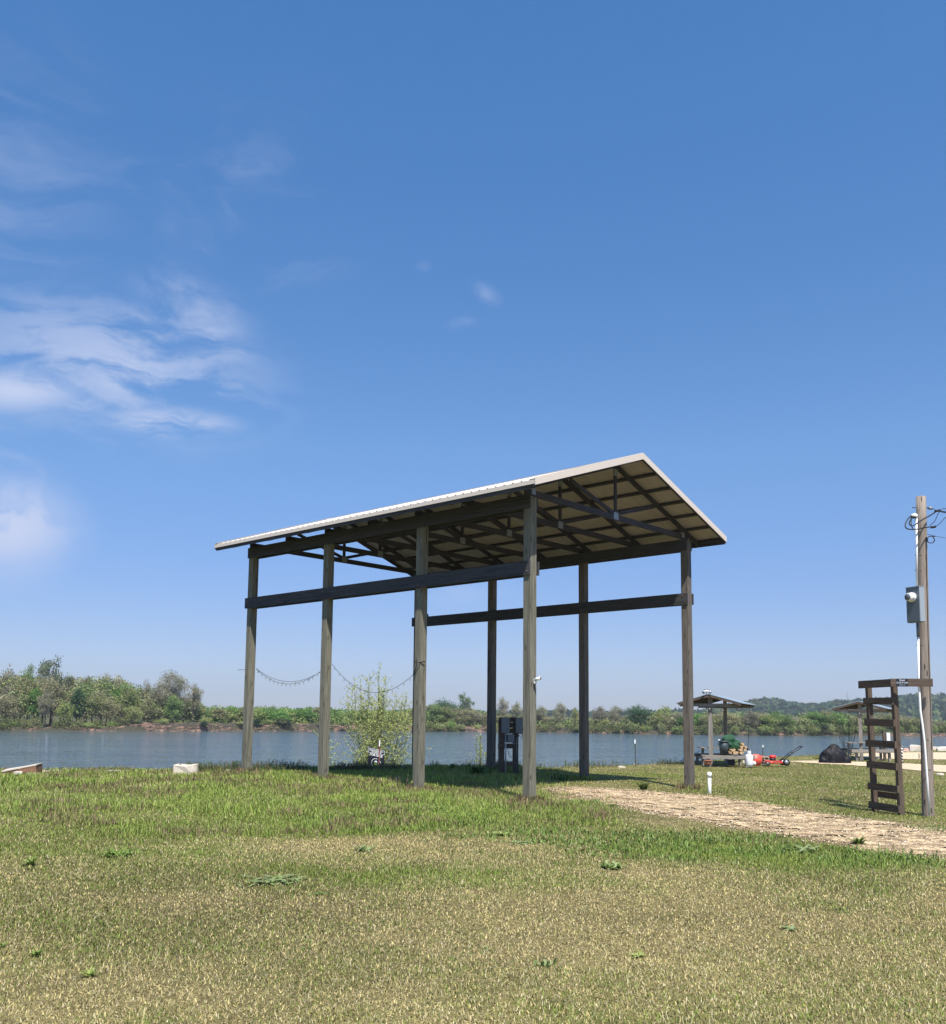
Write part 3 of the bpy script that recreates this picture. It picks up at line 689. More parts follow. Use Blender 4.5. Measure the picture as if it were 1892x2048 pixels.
while px < 1950:
    k = rd.choice(['shrub', 'shrub2', 'shrub']) if px < 230 or px > 850 else rd.choice(['shrub2', 'shrub'])
    if not (235 < px < 840 and rd.random() < 0.55):
        zone = 'left far wood' if px < 400 else ('red bank' if px < 860 else 'right half of the far bank')
        far_tree(k, px, rd.uniform(1438, 1449) + (2 if px < 1000 else 6) - (6 if px < 860 and px > 230 else 0), rd.uniform(14, 30), rd.uniform(0.5, 3), ('pale green' if k == 'shrub' else 'dark olive') + ' shrub along the waterline, ' + zone, 'shrub', 'waterline shrubs, ' + zone, base_up=.3 if px < 230 or px > 850 else 1.6)
    px += rd.uniform(18, 36)
for k in PR:
    if k not in used:
        for ch in list(PR[k].children): bpy.data.objects.remove(ch)
        bpy.data.objects.remove(PR[k])

# ------------------------------------------------------------------ grass: real blades, mown lawn and the longer growth near the shed
def blades(name, n, r0, r1, hfun, wfun, cfun, seed, dens=None, bend=0.5, amax=45.0, lift=0.0, lean=0.35):
    rg = np.random.default_rng(seed)
    t = rg.random(n); r = np.sqrt(r0 * r0 + t * (r1 * r1 - r0 * r0)); a = np.radians(rg.uniform(-amax, amax, n))
    x = r * np.sin(a); y = r * np.cos(a)
    k = (y < shore(x) + 0.7)
    if dens is not None: k &= rg.random(n) < dens(x, y)
    x, y, r = x[k], y[k], r[k]; n = len(x)
    h = hfun(x, y, rg) ; wd = wfun(r, rg)
    ph = rg.uniform(0, 2 * math.pi, n); le = np.abs(rg.normal(0, lean, n)) + 0.05; le = np.minimum(le, 1.35)
    dx, dy = np.cos(ph), np.sin(ph); sx_, sy_ = -dy, dx
    z0 = landz(x, y) + lift - sstep(y - shore(x), 0, 12) * 4.4
    base = np.stack([x, y, z0 - 0.004], 1); side = np.stack([sx_, sy_, sx_ * 0], 1) * (wd / 2)[:, None]
    up1 = np.stack([dx * np.sin(le), dy * np.sin(le), np.cos(le)], 1) * (h * 0.55)[:, None]
    le2 = np.minimum(le + bend * (0.5 + rg.random(n)), 1.7)
    up2 = up1 + np.stack([dx * np.sin(le2), dy * np.sin(le2), np.cos(le2)], 1) * (h * 0.5)[:, None]
    V = np.stack([base - side, base + side, base + up1 + side * .75, base + up1 - side * .75, base + up2], 1).reshape(-1, 3)
    i = np.arange(n)[:, None] * 5
    T = np.concatenate([i + np.array([0, 1, 2]), i + np.array([0, 2, 3]), i + np.array([3, 2, 4])], 0)
    c = cfun(x, y, rg)
    o = np_mesh(name, V, T, m_blade, c.repeat(5, 0)); tag(o, kind='stuff'); return o
def lawn_col(x, y, rg):
    g = green(x, y) * (1 - .7 * dry(x, y)); n = len(x); u = rg.random(n)
    pg = np.clip(0.10 + 0.85 * g, 0, 1)
    isg = u < pg; v = rg.random(n)[:, None]
    gc = np.where(rg.random(n)[:, None] < 0.35, OLV * 1.1, GRN) * (0.75 + 0.6 * v)
    lime = (rg.random(n) < 0.10 + 0.42 * sstep(y, 13, 19) * sstep(-x, -4, -1)) & isg
    gc = np.where(lime[:, None], LIM * (0.7 + .5 * v), gc)
    tc_ = TAN * (0.40 + 1.0 * v); tc_ = np.where(rg.random(n)[:, None] < 0.20, np.array((.66, .57, .37)), tc_)
    tc_ = np.where(rg.random(n)[:, None] < 0.30, np.array((0.20, 0.18, 0.085)) * (.6 + .8 * v), tc_)
    a_ = gravel_w(x, y)[0]; dd_ = (a_ > 0.05) & (rg.random(n) < .85)
    gc = np.where(dd_[:, None], np.array((.33, .25, .155)) * (.5 + .9 * v), gc)
    return np.where(isg[:, None] | dd_[:, None], gc, tc_) * patch(x, y)[:, None]
def nogravel(x, y):
    a, b, c = gravel_w(x, y)
    bare = sstep(fbm(x * 3.3, y * 3.3, 90, 4), 0.40, 0.58)
    k = 1 - np.maximum(sstep(a, -0.05, 0.6) * (0.50 + .46 * bare), np.maximum(sstep(b, 0, .4), sstep(c, 0, .4)))
    return k * (1 - .55 * dry(x, y))
def lawn_h(x, y, rg):
    g = green(x, y); return (0.012 + 0.020 * rg.random(len(x))) * (1 + 1.0 * g) * (1 + .9 * sstep(y, 14, 22) * sstep(-x, -3.5, -1)) 
QL = 1.28
blades('lawn_grass', int(290000 * QL), 3.6, 7.5, lawn_h, lambda r, g: 0.003 + 0.004 * g.random(len(r)), lawn_col, 1, nogravel, lean=1.15)
blades('lawn_grass', int(360000 * QL), 7.5, 13, lawn_h, lambda r, g: 0.0045 + 0.005 * g.random(len(r)), lawn_col, 2, nogravel, lean=1.05)
blades('lawn_grass', int(320000 * QL), 13, 22, lawn_h, lambda r, g: 0.006 + 0.005 * g.random(len(r)), lawn_col, 3, nogravel, lean=.5)
blades('lawn_grass', int(200000 * QL), 22, 34, lawn_h, lambda r, g: 0.010 + 0.008 * g.random(len(r)), lawn_col, 4, nogravel, lean=.45)
blades('lawn_grass', int(150000 * QL), 34, 75, lawn_h, lambda r, g: 0.02 + 0.02 * g.random(len(r)), lawn_col, 5, nogravel, lean=.4)
# dead clippings lying on the mown lawn
def clip_col(x, y, rg): return TAN * (0.6 + 1.25 * rg.random(len(x)))[:, None] * np.array((1, .98, .9))
blades('grass_clippings', 145000, 3.6, 14, lambda x, y, g: 0.014 + 0.02 * g.random(len(x)), lambda r, g: 0.003 + r * .0006, clip_col, 6,
       lambda x, y: np.clip(1.1 - 1.5 * green(x, y), 0, 1) * nogravel(x, y), bend=0.2, lift=.008, lean=1.2)
# longer grass of the mound on the left and in front of the posts
def tall_d(x, y):
    m = sstep(fbm(x * .9, y * .9, 31, 4), 0.40, 0.62)
    return np.clip((sstep(green(x, y), 0.55, 0.9) * m * sstep(y, 12, 15) * sstep(-x, -4.5, -2.5) + .5 * sstep(y - shore(x), -2.2, -.4) * m * sstep(-x, -12, -5)) * (1 - .85 * dry(x, y)), 0, 1) * nogravel(x, y)
def tall_c(x, y, rg):
    v = rg.random(len(x))[:, None]; c = np.where(rg.random(len(x))[:, None] < .55, LIM, GRN * 1.1) * (.5 + .7 * v)
    br = (fbm(x * .8, y * .8, 37, 4) > .52)[:, None] & (rg.random(len(x))[:, None] < .75)
    return np.where(br, np.array((0.20, 0.135, 0.085)) * (.6 + .8 * v), np.where(rg.random(len(x))[:, None] < .1, TAN * 1.1, c))
blades('tall_grass', 330000, 12, 31, lambda x, y, g: 0.07 + 0.13 * g.random(len(x)), lambda r, g: 0.005 + r * .00025, tall_c, 7, tall_d, bend=.7, lean=.35)
# green broad-leaved patch beside the drive
def broad_d(x, y): return np.clip(1.5 * ell(x, y, 3.1, 12.6, 2.3, 1.3, -.35) + .9 * ell(x, y, 5.2, 12.3, 1.4, .6) + .6 * ell(x, y, -.3, 17.6, 2.2, .9) + .35 * ell(x, y, -.5, 12.0, 1.2, .5) + .6 * sstep(fbm(x * .55, y * .7, 99, 4), .60, .68) - .25, 0, 1) * sstep(fbm(x * 1.6, y * 1.6, 33, 4), .36, .55) * nogravel(x, y)
def broad_c(x, y, rg):
    v = rg.random(len(x))[:, None]; return np.where(rg.random(len(x))[:, None] < .3, np.array((.22, .29, .10)), np.array((.115, .185, .03))) * (.6 + .8 * v)
blades('broadleaf_weeds', 300000, 4, 20, lambda x, y, g: 0.02 + (0.03 + .07 * sstep(y, 8, 12)) * g.random(len(x)), lambda r, g: 0.005 + .0006 * r * (.5 + g.random(len(r))), broad_c, 8, broad_d, bend=.9, lean=.7)
# dark weeds standing along the river's edge
rg = np.random.default_rng(12); nw = 5200
wx = rg.uniform(-8, 9.5, nw); wy = shore(wx) + rg.uniform(-1.5, .5, nw) - .3
dn = fbm(wx * .9, wy * .9, 19, 3); k = rg.random(nw) < sstep(dn, .38, .66) * (1 - .75 * sstep(wx, 1.5, 3)); wx, wy = wx[k], wy[k]; nw = len(wx)
wh = rg.uniform(.06, .27, nw) * (.6 + .8 * fbm(wx * .7, wy * .7, 29, 2)); PV = []; PT = []; PC = []
for i in range(nw):
    z = gz(wx[i], wy[i]) - (0.25 if wy[i] > shore(wx[i]) else 0); col = np.array((0.07, 0.10, 0.035)) if rg.random() < .7 else np.array((.17, .13, .08))
    m = 5 + int(rg.random() * 5); zz = z + wh[i] * (0.15 + .85 * rg.random(m)) ; an = rg.uniform(0, 6.3, m); L = rg.uniform(.03, .08, m)
    p = np.stack([wx[i] + np.cos(an) * .01, wy[i] + np.sin(an) * .01, zz], 1); e = p + np.stack([np.cos(an) * L, np.sin(an) * L, L * .5], 1)
    sd_ = np.stack([-np.sin(an), np.cos(an), an * 0], 1) * .012
    b0 = len(PV) * 1
    quad = np.stack([p - sd_ * .4, (p + e) / 2 - sd_, e, (p + e) / 2 + sd_], 1).reshape(-1, 3)
    st = np.array([(wx[i] - .005, wy[i], z - .05), (wx[i] + .005, wy[i], z - .05), (wx[i] + .003, wy[i] + .01, z + wh[i]), (wx[i] - .003, wy[i] + .01, z + wh[i])])
    PV.append(np.concatenate([quad, st])); PC.append(np.tile(col * rg.uniform(.7, 1.3), (len(quad) + 4, 1)))
V = np.concatenate(PV); Cc = np.concatenate(PC)
tag(np_mesh('shoreline_weeds', V, np.arange(len(V)).reshape(-1, 4), m_blade, Cc), kind='stuff')
# loose stones on the drive
rg = np.random.default_rng(15); ng = 26000
gx = rg.uniform(DRIVE[:, 0].min(), 9.5, ng); gy = rg.uniform(DRIVE[:, 1].min(), DRIVE[:, 1].max(), ng)
k = poly_dist(gx, gy, DRIVE) + .6 * (fbm(gx * 1.6, gy * 1.6, 41, 4) - .52) > -.1; gx, gy = gx[k], gy[k]; ng = len(gx)
sz = rg.uniform(.006, .02, ng); gzv = landz(gx, gy) + .014
oct_ = np.array([(1, 0, 0), (0, 1, 0), (-1, 0, 0), (0, -1, 0), (0, 0, .7), (0, 0, -.4)]); of = np.array([(0, 1, 4), (1, 2, 4), (2, 3, 4), (3, 0, 4), (1, 0, 5), (2, 1, 5), (3, 2, 5), (0, 3, 5)])
an = rg.uniform(0, 6.3, ng); ca, sa = np.cos(an), np.sin(an)
ov = oct_[None] * (sz[:, None, None]) * rg.uniform(.6, 1.3, (ng, 6, 1)); vx = ov[..., 0] * ca[:, None] - ov[..., 1] * sa[:, None]; vy = ov[..., 0] * sa[:, None] + ov[..., 1] * ca[:, None]
V = np.stack([vx + gx[:, None], vy + gy[:, None], ov[..., 2] + gzv[:, None]], -1).reshape(-1, 3)
T = (np.arange(ng)[:, None, None] * 6 + of[None]).reshape(-1, 3)
cc = np.array([(.66, .50, .33), (.5, .36, .23), (.78, .66, .5), (.33, .24, .16)])[rg.integers(0, 4, ng)]
tag(np_mesh('loose_gravel', V, T, m_grav, cc.repeat(6, 0)), kind='stuff')

# single weeds one can point at
def weed(name, px, py, wide_px, n, up, label, cols, lw=0.05, seed=0, cat='plant', group=None):
    p = G(px, py); size = wide_px / F * p.y / 2; rd = random.Random(seed); mv = []; fc = []; col = []
    for i in range(n):
        spread = .62 if wide_px >= 56 else .2; ro = Vector((rd.gauss(0, .5), rd.gauss(0, .5), 0)) * size * spread; a = rd.uniform(0, 6.283); L = size * rd.uniform(.65, 1.1) * (1 - spread * .75); wdt = size * lw * rd.uniform(2.2, 3.6); e0 = up * rd.uniform(.7, 1.25)
        d = Vector((math.cos(a), math.sin(a), 0)); s = Vector((-d.y, d.x, 0)); pts = []
        for t in (0, .35, .7, 1):
            r = L * (t * math.cos(e0) + .25 * t * t); z = L * (math.sin(e0) * 1.25 * t - .75 * t * t * math.cos(e0) * .6)
            hw = wdt / 2 * (0.45, 1, .85, .05)[int(t / .34)] ; q = ro + d * (r * .85) + Vector((0, 0, max(z, .004) + .002)); pts += [q - s * hw, q + s * hw]
        b0 = len(mv); mv += [tuple(v) for v in pts]
        fc += [(b0, b0 + 1, b0 + 3, b0 + 2), (b0 + 2, b0 + 3, b0 + 5, b0 + 4), (b0 + 4, b0 + 5, b0 + 7, b0 + 6)]
        cc = np.array(cols[rd.randrange(len(cols))]) * rd.uniform(.8, 1.2); col += [cc] * 8
    o = np_mesh(name, np.array(mv), np.array(fc), m_blade, np.array(col)); o.location = p; tag(o, label, cat, group); return o
CG = [(.15, .22, .05), (.19, .27, .06)]; CL = [(.36, .42, .13), (.29, .36, .09)]; CDk = [(.06, .11, .03), (.10, .16, .045)]; CP = [(.27, .32, .14), (.20, .26, .09)]
weed('leafy_plant', 1288, 1580, 40, 46, 1.0, 'strap-leaved dark green plant growing at the top edge of the gravel drive', CDk + CP[1:], .09, 1)
weed('leafy_plant', 1716, 1690, 50, 50, .75, 'low green weed growing in the gravel near the ladder frame', CG, .06, 2)
weed('weed', 72, 1913, 44, 26, .8, 'bright green crabgrass clump at the lower left, left one of two', CG + CL[1:], .05, 3)
weed('weed', 180, 1955, 50, 34, .9, 'yellow-lime grass clump at the lower left, brighter right one of two', CL, .04, 4)
weed('weed', 6, 1895, 30, 20, .8, 'green weed cut by the left edge of the photo', CG, .05, 5)
weed('weed', 60, 1732, 50, 40, .8, 'green grass tuft in the left foreground lawn', CG, .04, 6)
weed('weed', 725, 1703, 56, 46, .8, 'spiky pale green tuft below the third left post', CP, .05, 7)
weed('weed', 1005, 1672, 50, 36, .5, 'flat pale green rosette just below the nearest post', CL, .06, 8)
weed('weed', 1045, 1688, 60, 40, .5, 'wide grey-green rosette right of the rosette below the nearest post', CP, .06, 9)
weed('weed', 1225, 1738, 70, 60, .7, 'green weed clump left of the dense green patch by the drive', CG + CP, .06, 10)
weed('weed', 1275, 1915, 44, 24, .6, 'small lime-green weed in the lower middle lawn', CL, .06, 11)
weed('weed', 1090, 1935, 60, 12, 1.0, 'two upright grey-green leaves in the lower middle lawn', CP, .07, 12)
weed('weed', 1580, 1860, 50, 22, .5, 'faint grey-green weed in the lower right lawn', CP, .06, 13)
weed('weed', 545, 1765, 130, 70, .45, 'broad spread of pale strap leaves left of centre in the lawn', CP, .035, 14)
weed('weed', 1225, 1613, 34, 26, .6, 'small green tuft inside the gravel drive near its far end', CG, .06, 15)
weed('weed', 640, 1790, 60, 26, .5, 'dark thin tuft in the green band left of centre', CG, .03, 16)
weed('weed', 235, 1712, 90, 60, .7, 'long green grass clump in the left lawn', CG, .03, 17)
weed('weed', 1610, 1703, 100, 50, .5, 'pale leaves at the right end of the green patch by the drive', CP, .04, 18)
weed('leafy_plant', 958, 1548, 60, 60, 1.0, 'dark leafy plant at the foot of the meter rack and back post', CDk, .07, 19)
weed('leafy_plant', 1120, 1562, 60, 30, .9, 'dark spiky plant at the foot of the dark middle post', CDk + [(.16, .11, .07)], .03, 20)
weed('leafy_plant', 905, 1540, 26, 24, 1.1, 'dark tuft at the river edge right of the third left post', CDk, .07, 21)

# ------------------------------------------------------------------ the open post shed
SHL = 'tall open timber post shed with almond metal gable roof beside the river'
shed = thing('open_shed', SHL, 'shed', (1.1787, 19.50, 0), 0.834)
PW = 0.2011; WD = 6.4636; LEN = 9.883; HW = WD / 2
rowA = [0.0, 3.2004, 6.5917, LEN]; rowB = [0.0, 3.2528, 6.6604, LEN]
def sw(t, s):
    a = 0.834; return (1.1787 + t * math.cos(a) - s * math.sin(a), 19.50 + t * math.sin(a) + s * math.cos(a))
SZ = 0.0
ZG, ZH = 4.632, 6.040; ZRIDGE, SL = 7.78, 0.342
def zr(t): return ZRIDGE - SL * abs(t - HW)
for t, row in ((0, rowA), (WD, rowB)):
    for i, s in enumerate(row):
        wx_, wy_ = sw(t, s); zb = gz(wx_, wy_) - 0.5
        ml = m_post if (t == 0) else m_post_shade
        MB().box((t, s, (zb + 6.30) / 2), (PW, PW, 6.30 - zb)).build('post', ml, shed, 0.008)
for t in (0, WD):
    for sg in (-1, 1):
        tt = t + sg * (PW / 2 + .0205)
        e0 = -.10 if sg * (1 if t == 0 else -1) < 0 else -.14
        if t: e0 = -.13 if sg > 0 else -.10
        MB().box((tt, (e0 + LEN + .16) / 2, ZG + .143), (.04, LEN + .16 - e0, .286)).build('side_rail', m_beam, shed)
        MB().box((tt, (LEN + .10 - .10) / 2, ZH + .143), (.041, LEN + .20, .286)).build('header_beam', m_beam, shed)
for t, row in ((0, rowA), (WD, rowB)):
    for s in row:
        for dz in (.07, .21):
            for sg in (-1, 1):
                x0 = t + sg * (PW / 2 + .041); MB().tube([(x0, s + .03 * (1 if dz > .1 else -1), ZG + dz), (x0 + sg * .014, s + .03 * (1 if dz > .1 else -1), ZG + dz)], .016, 8).build('bolt', m_rustb, shed)
# trusses
for k in range(7):
    s = LEN * k / 6; s = min(max(s, 0.02), LEN - .02); th = .042
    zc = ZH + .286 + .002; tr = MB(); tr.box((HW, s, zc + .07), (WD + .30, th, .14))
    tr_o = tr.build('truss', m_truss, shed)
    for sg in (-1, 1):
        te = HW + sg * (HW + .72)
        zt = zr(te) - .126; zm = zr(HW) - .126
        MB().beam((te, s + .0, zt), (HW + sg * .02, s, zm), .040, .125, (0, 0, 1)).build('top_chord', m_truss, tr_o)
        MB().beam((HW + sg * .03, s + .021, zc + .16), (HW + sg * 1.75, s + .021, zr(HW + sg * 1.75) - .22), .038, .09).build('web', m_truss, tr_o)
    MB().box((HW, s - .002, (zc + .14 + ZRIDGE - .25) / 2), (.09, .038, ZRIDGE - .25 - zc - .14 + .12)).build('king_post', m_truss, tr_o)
    for zz, ww in ((zc + .10, .20), (ZRIDGE - .30, .16)):
        MB().box((HW, s - .0235, zz), (ww, .004, .17)).build('gusset_plate', m_galv, tr_o)
    for te in ((.12, WD - .12) if k == 0 else ()): MB().box((te, s - .0235, zc + .11), (.13, .004, .13)).build('gusset_plate', m_galv, tr_o)
GN = .744; OE = .7705
# purlins
for sg in (-1, 1):
    L = (HW + OE); n_p = 7
    for i in range(n_p):
        q = .10 + (L - .14) * i / (n_p - 1); t = HW + sg * q
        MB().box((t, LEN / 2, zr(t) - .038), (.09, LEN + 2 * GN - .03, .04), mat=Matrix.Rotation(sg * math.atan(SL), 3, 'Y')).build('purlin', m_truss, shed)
# ribbed roof sheets
def roof_sheet(sg):
    prof = []; s = -GN; pitch = .2286
    while s < LEN + GN - 1e-6:
        for ds, dz in ((0, 0), (.085, 0), (.10, .019), (.128, .019), (.143, 0)):
            if s + ds <= LEN + GN: prof.append((s + ds, dz))
        s += pitch
    prof.append((LEN + GN, 0)); L = HW + OE + .01
    top = []; bot = []
    vs = []
    for (s_, dz) in prof:
        for q in (0.0, L):
            t = HW + sg * q; vs.append((t, s_, ZRIDGE - SL * q + dz)); 
    nv = len(vs); vs2 = [(x, y, z - .004) for x, y, z in vs]
    fs = [(2 * i, 2 * i + 2, 2 * i + 3, 2 * i + 1) for i in range(len(prof) - 1)]
    if sg < 0: fs = [f[::-1] for f in fs]
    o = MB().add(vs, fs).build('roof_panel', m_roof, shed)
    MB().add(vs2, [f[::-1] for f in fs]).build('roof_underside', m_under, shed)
    # closed rib ends at the eave
    return o
roof_sheet(-1); roof_sheet(1)
rc = MB()
for sg in (-1, 1):
    rc.beam((HW + sg * .085, -GN - .01, ZRIDGE - SL * .085 + .030), (HW + sg * .085, LEN + GN + .01, ZRIDGE - SL * .085 + .030), .18, .008, (-sg * -SL, 0, 1))
rc.build('ridge_cap', m_almond, shed)
for s, dn_ in ((-GN - .008, 1), (LEN + GN + .008, -1)):
    for sg in (-1, 1):
        te = HW + sg * (HW + OE + .015); m_ = MB()
        z1, z0 = zr(te) + .035, ZRIDGE + .035; d = .150
        def prism(m_, s0, s1, up, dnn):
            vs = []
            for (t, z) in ((HW, ZRIDGE), (te, zr(te))):
                for zz in (z + up, z - dnn): vs += [(t, s0, zz), (t, s1, zz)]
            m_.add(vs, [(0, 1, 5, 4), (2, 6, 7, 3), (0, 4, 6, 2), (1, 3, 7, 5), (0, 2, 3, 1), (4, 5, 7, 6)])
        prism(m_, min(s, s + .012 * -dn_), max(s, s + .012 * -dn_), .035, .115)
        prism(m_, min(s, s + .10 * dn_), max(s, s + .10 * dn_), .042, -.036)
        m_.build('rake_trim', m_almond, shed)
        m2 = MB(); prism(m2, min(s + .002 * dn_, s + .04 * dn_), max(s + .002 * dn_, s + .04 * dn_), -.025, .135); m2.build('fly_rafter', m_truss, shed)
for sg in (-1, 1):
    te = HW + sg * (HW + OE); z = zr(te)
    MB().box((te + sg * .016, LEN / 2, z - .052), (.012, LEN + 2 * GN, .085)).build('eave_trim', m_almond, shed)
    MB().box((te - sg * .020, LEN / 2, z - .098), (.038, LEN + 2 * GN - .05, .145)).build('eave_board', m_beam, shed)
# small hardware: bolt on the far rail, hook on the far left post
MB().tube([(WD - .12, LEN - .55, ZG + .28), (WD - .12, LEN - .55, ZG + .37)], .03, 8).build('rail_bolt', m_steel, shed)
MB().tube([(-.10, LEN + .10, 2.93), (-.2, LEN + .22, 2.93), (-.22, LEN + .26, 2.91)], .007, 6).build('hook', m_steel, shed)

def ring_d(x, y):
    k = np.zeros_like(x)
    for t, row in ((0, rowA), (WD, rowB)):
        for s in row:
            a_, b_ = sw(t, s); q = np.hypot(x - a_, y - b_); k = np.maximum(k, sstep(-q, -.42, -.16))
    return k
blades('post_foot_grass', 380000, 19, 30, lambda x, y, g: 0.06 + 0.16 * g.random(len(x)), lambda r, g: 0.008 + .006 * g.random(len(r)), tall_c, 28, ring_d, bend=.6, lean=.3, amax=22)
# strings of small lights between the left posts
def light_string(label, a, b, sag, nb, two=False, tail=None):
    o = thing('string_lights', label, 'string lights', (0, 0, 0)); cm = MB()
    for q in range(2 if two else 1):
        pts = []
        for i in range(25):
            t = i / 24; p = Vector(a).lerp(Vector(b), t); p.z -= (sag - .06 * q) * 4 * t * (1 - t); p.x += .02 * q; pts.append(p)
        cm.tube(pts, .0055, 5)
        if q == 0 or two:
            for i in range(nb):
                t = (i + .5) / nb * 24; k = int(t); p = pts[k].lerp(pts[min(k + 1, 24)], t - k)
                if q == 1 and i % 3: continue
                bm_ = MB(); bm_.tube([p, p - Vector((0, 0, .03))], .009, 6); bm_.sphere(p - Vector((0, 0, .05)), .015, 6, 5, (1, 1, 1.3)); bm_.build('bulb', m_glass, o)
    if tail: cm.tube(tail, .012, 6)
    cm.build('cord', m_black, o); return o
light_string('double string of tiny bulbs sagging between the two leftmost shed posts', D(512, 1337.5, 26.0), D(640, 1343.5, 23.95), .36, 15, True)
light_string('single light string dipping behind the young tree to the third left post', D(664, 1328, 23.85), D(826, 1350, 21.75), .55, 15, False,
   [D(826, 1350, 21.6), D(830, 1341, 21.5), D(834, 1328, 21.5), D(829, 1324, 21.5), D(838, 1325, 21.48), D(850, 1323, 21.55)])
# security camera on the nearest post
o = thing('security_camera', 'small white security camera screwed to the nearest shed post', 'camera', (0, 0, 0))
pc = D(1070.5, 1362, 19.40)
MB().box(pc + Vector((0, -.0, 0)), (.03, .07, .10), .834 - 1.57).build('bracket', m_white, o)
m_ = MB(); m_.tube([pc, pc + Vector((.05, -.04, .03))], .012, 8); m_.tube([pc + Vector((.00, -.02, .03)), pc + Vector((.10, -.08, .055))], .034, 12); m_.build('camera_body', m_white, o)
MB().tube([pc + Vector((.10, -.08, .055)), pc + Vector((.104, -.083, .056))], .024, 12).build('lens', m_black, o)

# ------------------------------------------------------------------ lettering
def text(name, body, size, M4, mat, parent, ext=0.003, align='CENTER', sx=1.0, off=0.0):
    cu = bpy.data.curves.new(name, 'FONT'); cu.body = body; cu.size = size; cu.extrude = ext; cu.align_x = align; cu.align_y = 'CENTER'; cu.offset = off
    tmp = bpy.data.objects.new(name, cu); C.objects.link(tmp); dg = bpy.context.evaluated_depsgraph_get()
    me = bpy.data.meshes.new_from_object(tmp.evaluated_get(dg)); bpy.data.objects.remove(tmp)
    me.transform(M4 @ Matrix.Diagonal((sx, 1, 1, 1))); me.materials.clear(); me.materials.append(mat); o = link(name, me, parent); return o
def face_mat(origin, right, up):
    right = Vector(right).normalized(); up = Vector(up).normalized(); nrm = right.cross(up)
    Mx = Matrix((right, up, nrm)).transposed().to_4x4(); Mx.translation = Vector(origin); return Mx
m_ink = plain('white_lettering', (0.85, 0.85, 0.85), 0.5, var=0.01)
m_leafink = plain('green_emblem', (0.16, 0.33, 0.07), 0.6, var=0.5, scale=25)
m_dimink = plain('faded_lettering', (0.42, 0.46, 0.52), 0.6, var=0.05)

# for-sale sign on the river edge, steel stake in front of it
d0 = 35.6
TL = D(736.2, 1495.0, d0); TR = D(768.8, 1501.5, d0); BL = D(736.2, 1543, d0); BR = D(768.8, 1546, d0)
sg_ = thing('for_sale_sign', 'black FOR SALE board with green round emblem, standing tilted by the river', 'sign', (0, 0, 0))
rt = (TR - TL).normalized(); up = (TL - BL).normalized(); fw = rt.cross(up).normalized(); Wd = (TR - TL).length; Ht = (TL - BL).length
cen = (TL + TR + BL + BR) / 4
MB().box(cen, (Wd, .012, Ht), mat=Matrix((rt, -fw, up)).transposed()).build('board', m_signb, sg_)
def onsign(u, v, lift=.009): return TL + rt * (u * Wd) - up * (v * Ht) + fw * lift
rt_ = rt; fr = MB()
for (u0, v0, u1, v1) in ((0, .012, 1, .012), (0, .185, 1, .185), (.012, .012, .012, .185), (.988, .012, .988, .185)):
    fr.beam(onsign(u0, v0), onsign(u1, v1), .006, .013, fw) if False else fr.beam(onsign(u0, v0), onsign(u1, v1), .013, .005, fw)
fr.build('white_border', m_ink, sg_)
text('lettering', 'Savannah Real Estate', .0676, face_mat(onsign(.5, .072), rt, up), m_ink, sg_, sx=.93, off=.0022)
text('lettering', '731-555-0185', .065, face_mat(onsign(.5, .138), rt, up), m_ink, sg_, sx=1.0, off=.0022)
text('lettering', 'FOR SALE', .112, face_mat(onsign(.5, .262), rt, up), m_ink, sg_, sx=.98, off=.004)
rg_ = MB(); cpt = onsign(.5, .60); ring = [cpt + rt * math.cos(2 * math.pi * i / 28) * .175 + up * math.sin(2 * math.pi * i / 28) * .175 for i in range(29)]
rg_.tube(ring, .009, 5, cap=False); rg_.build('emblem_ring', m_ink, sg_)
lf = MB(); rq = random.Random(3)
for i in range(26):
    a = rq.uniform(0, 6.28); r_ = rq.uniform(0, .095); c_ = cpt + rt * math.cos(a) * r_ + up * (math.sin(a) * r_ * .7 - .025) + fw * rq.uniform(0, .003); q = rq.uniform(0, 3.1)
    e1 = (rt * math.cos(q) + up * math.sin(q)) * .036; e2 = (up * math.cos(q) - rt * math.sin(q)) * .016; lf.add([c_ - e1, c_ - e2, c_ + e1, c_ + e2], [(0, 1, 2, 3)])
lf.build('emblem_leaves', m_leafink, sg_)
wh = MB()
for (a, b_, s_) in ((-.02, .075, .03), (.025, .065, .038), (.055, .04, .022), (-.055, .055, .02)): wh.sphere(cpt + rt * a + up * b_, s_, 10, 6, (1, .12, .8))
wh.build('emblem_blossom', m_ink, sg_)
for u in (.06, .94): MB().tube([onsign(u, .4, -.02), onsign(u, 1.0, -.02) - Vector((0, 0, 1.6))], .006, 6).build('wire_leg', m_steel, sg_)
def stake(px, ytop, ybot, d, tip, label, mat, lean=0.0, wdt=.04):
    o = thing('steel_stake', label, 'stake', (0, 0, 0)); a = D(px, ytop, d); b_ = D(px + lean, ybot, d); m_ = MB()
    t_ = a + (b_ - a) * tip; m_.beam(b_ - Vector((0, 0, .3)), t_, wdt, .006, (0, 1, 0)); m_.beam(b_ - Vector((0, 0, .3)) + Vector((0, .018, 0)), t_ + Vector((0, .018, 0)), .006, .034, (0, 1, 0))
    for i in range(9): p = t_ + (b_ - t_) * (i + .5) / 9; m_.box(p - Vector((0, .006, 0)), (.012, .012, .016))
    m_.build('shaft', mat, o); m2 = MB(); m2.beam(t_, a, wdt * 1.1, .008, (0, 1, 0)); m2.beam(t_ + Vector((0, .018, 0)), a + Vector((0, .018, 0)), .008, .036, (0, 1, 0)); m2.build('white_tip', m_ink, o); return o
stake(759.5, 1480, 1560, 35.2, .16, 'dark red steel stake with white tip in front of the FOR SALE board', m_rust, -3)
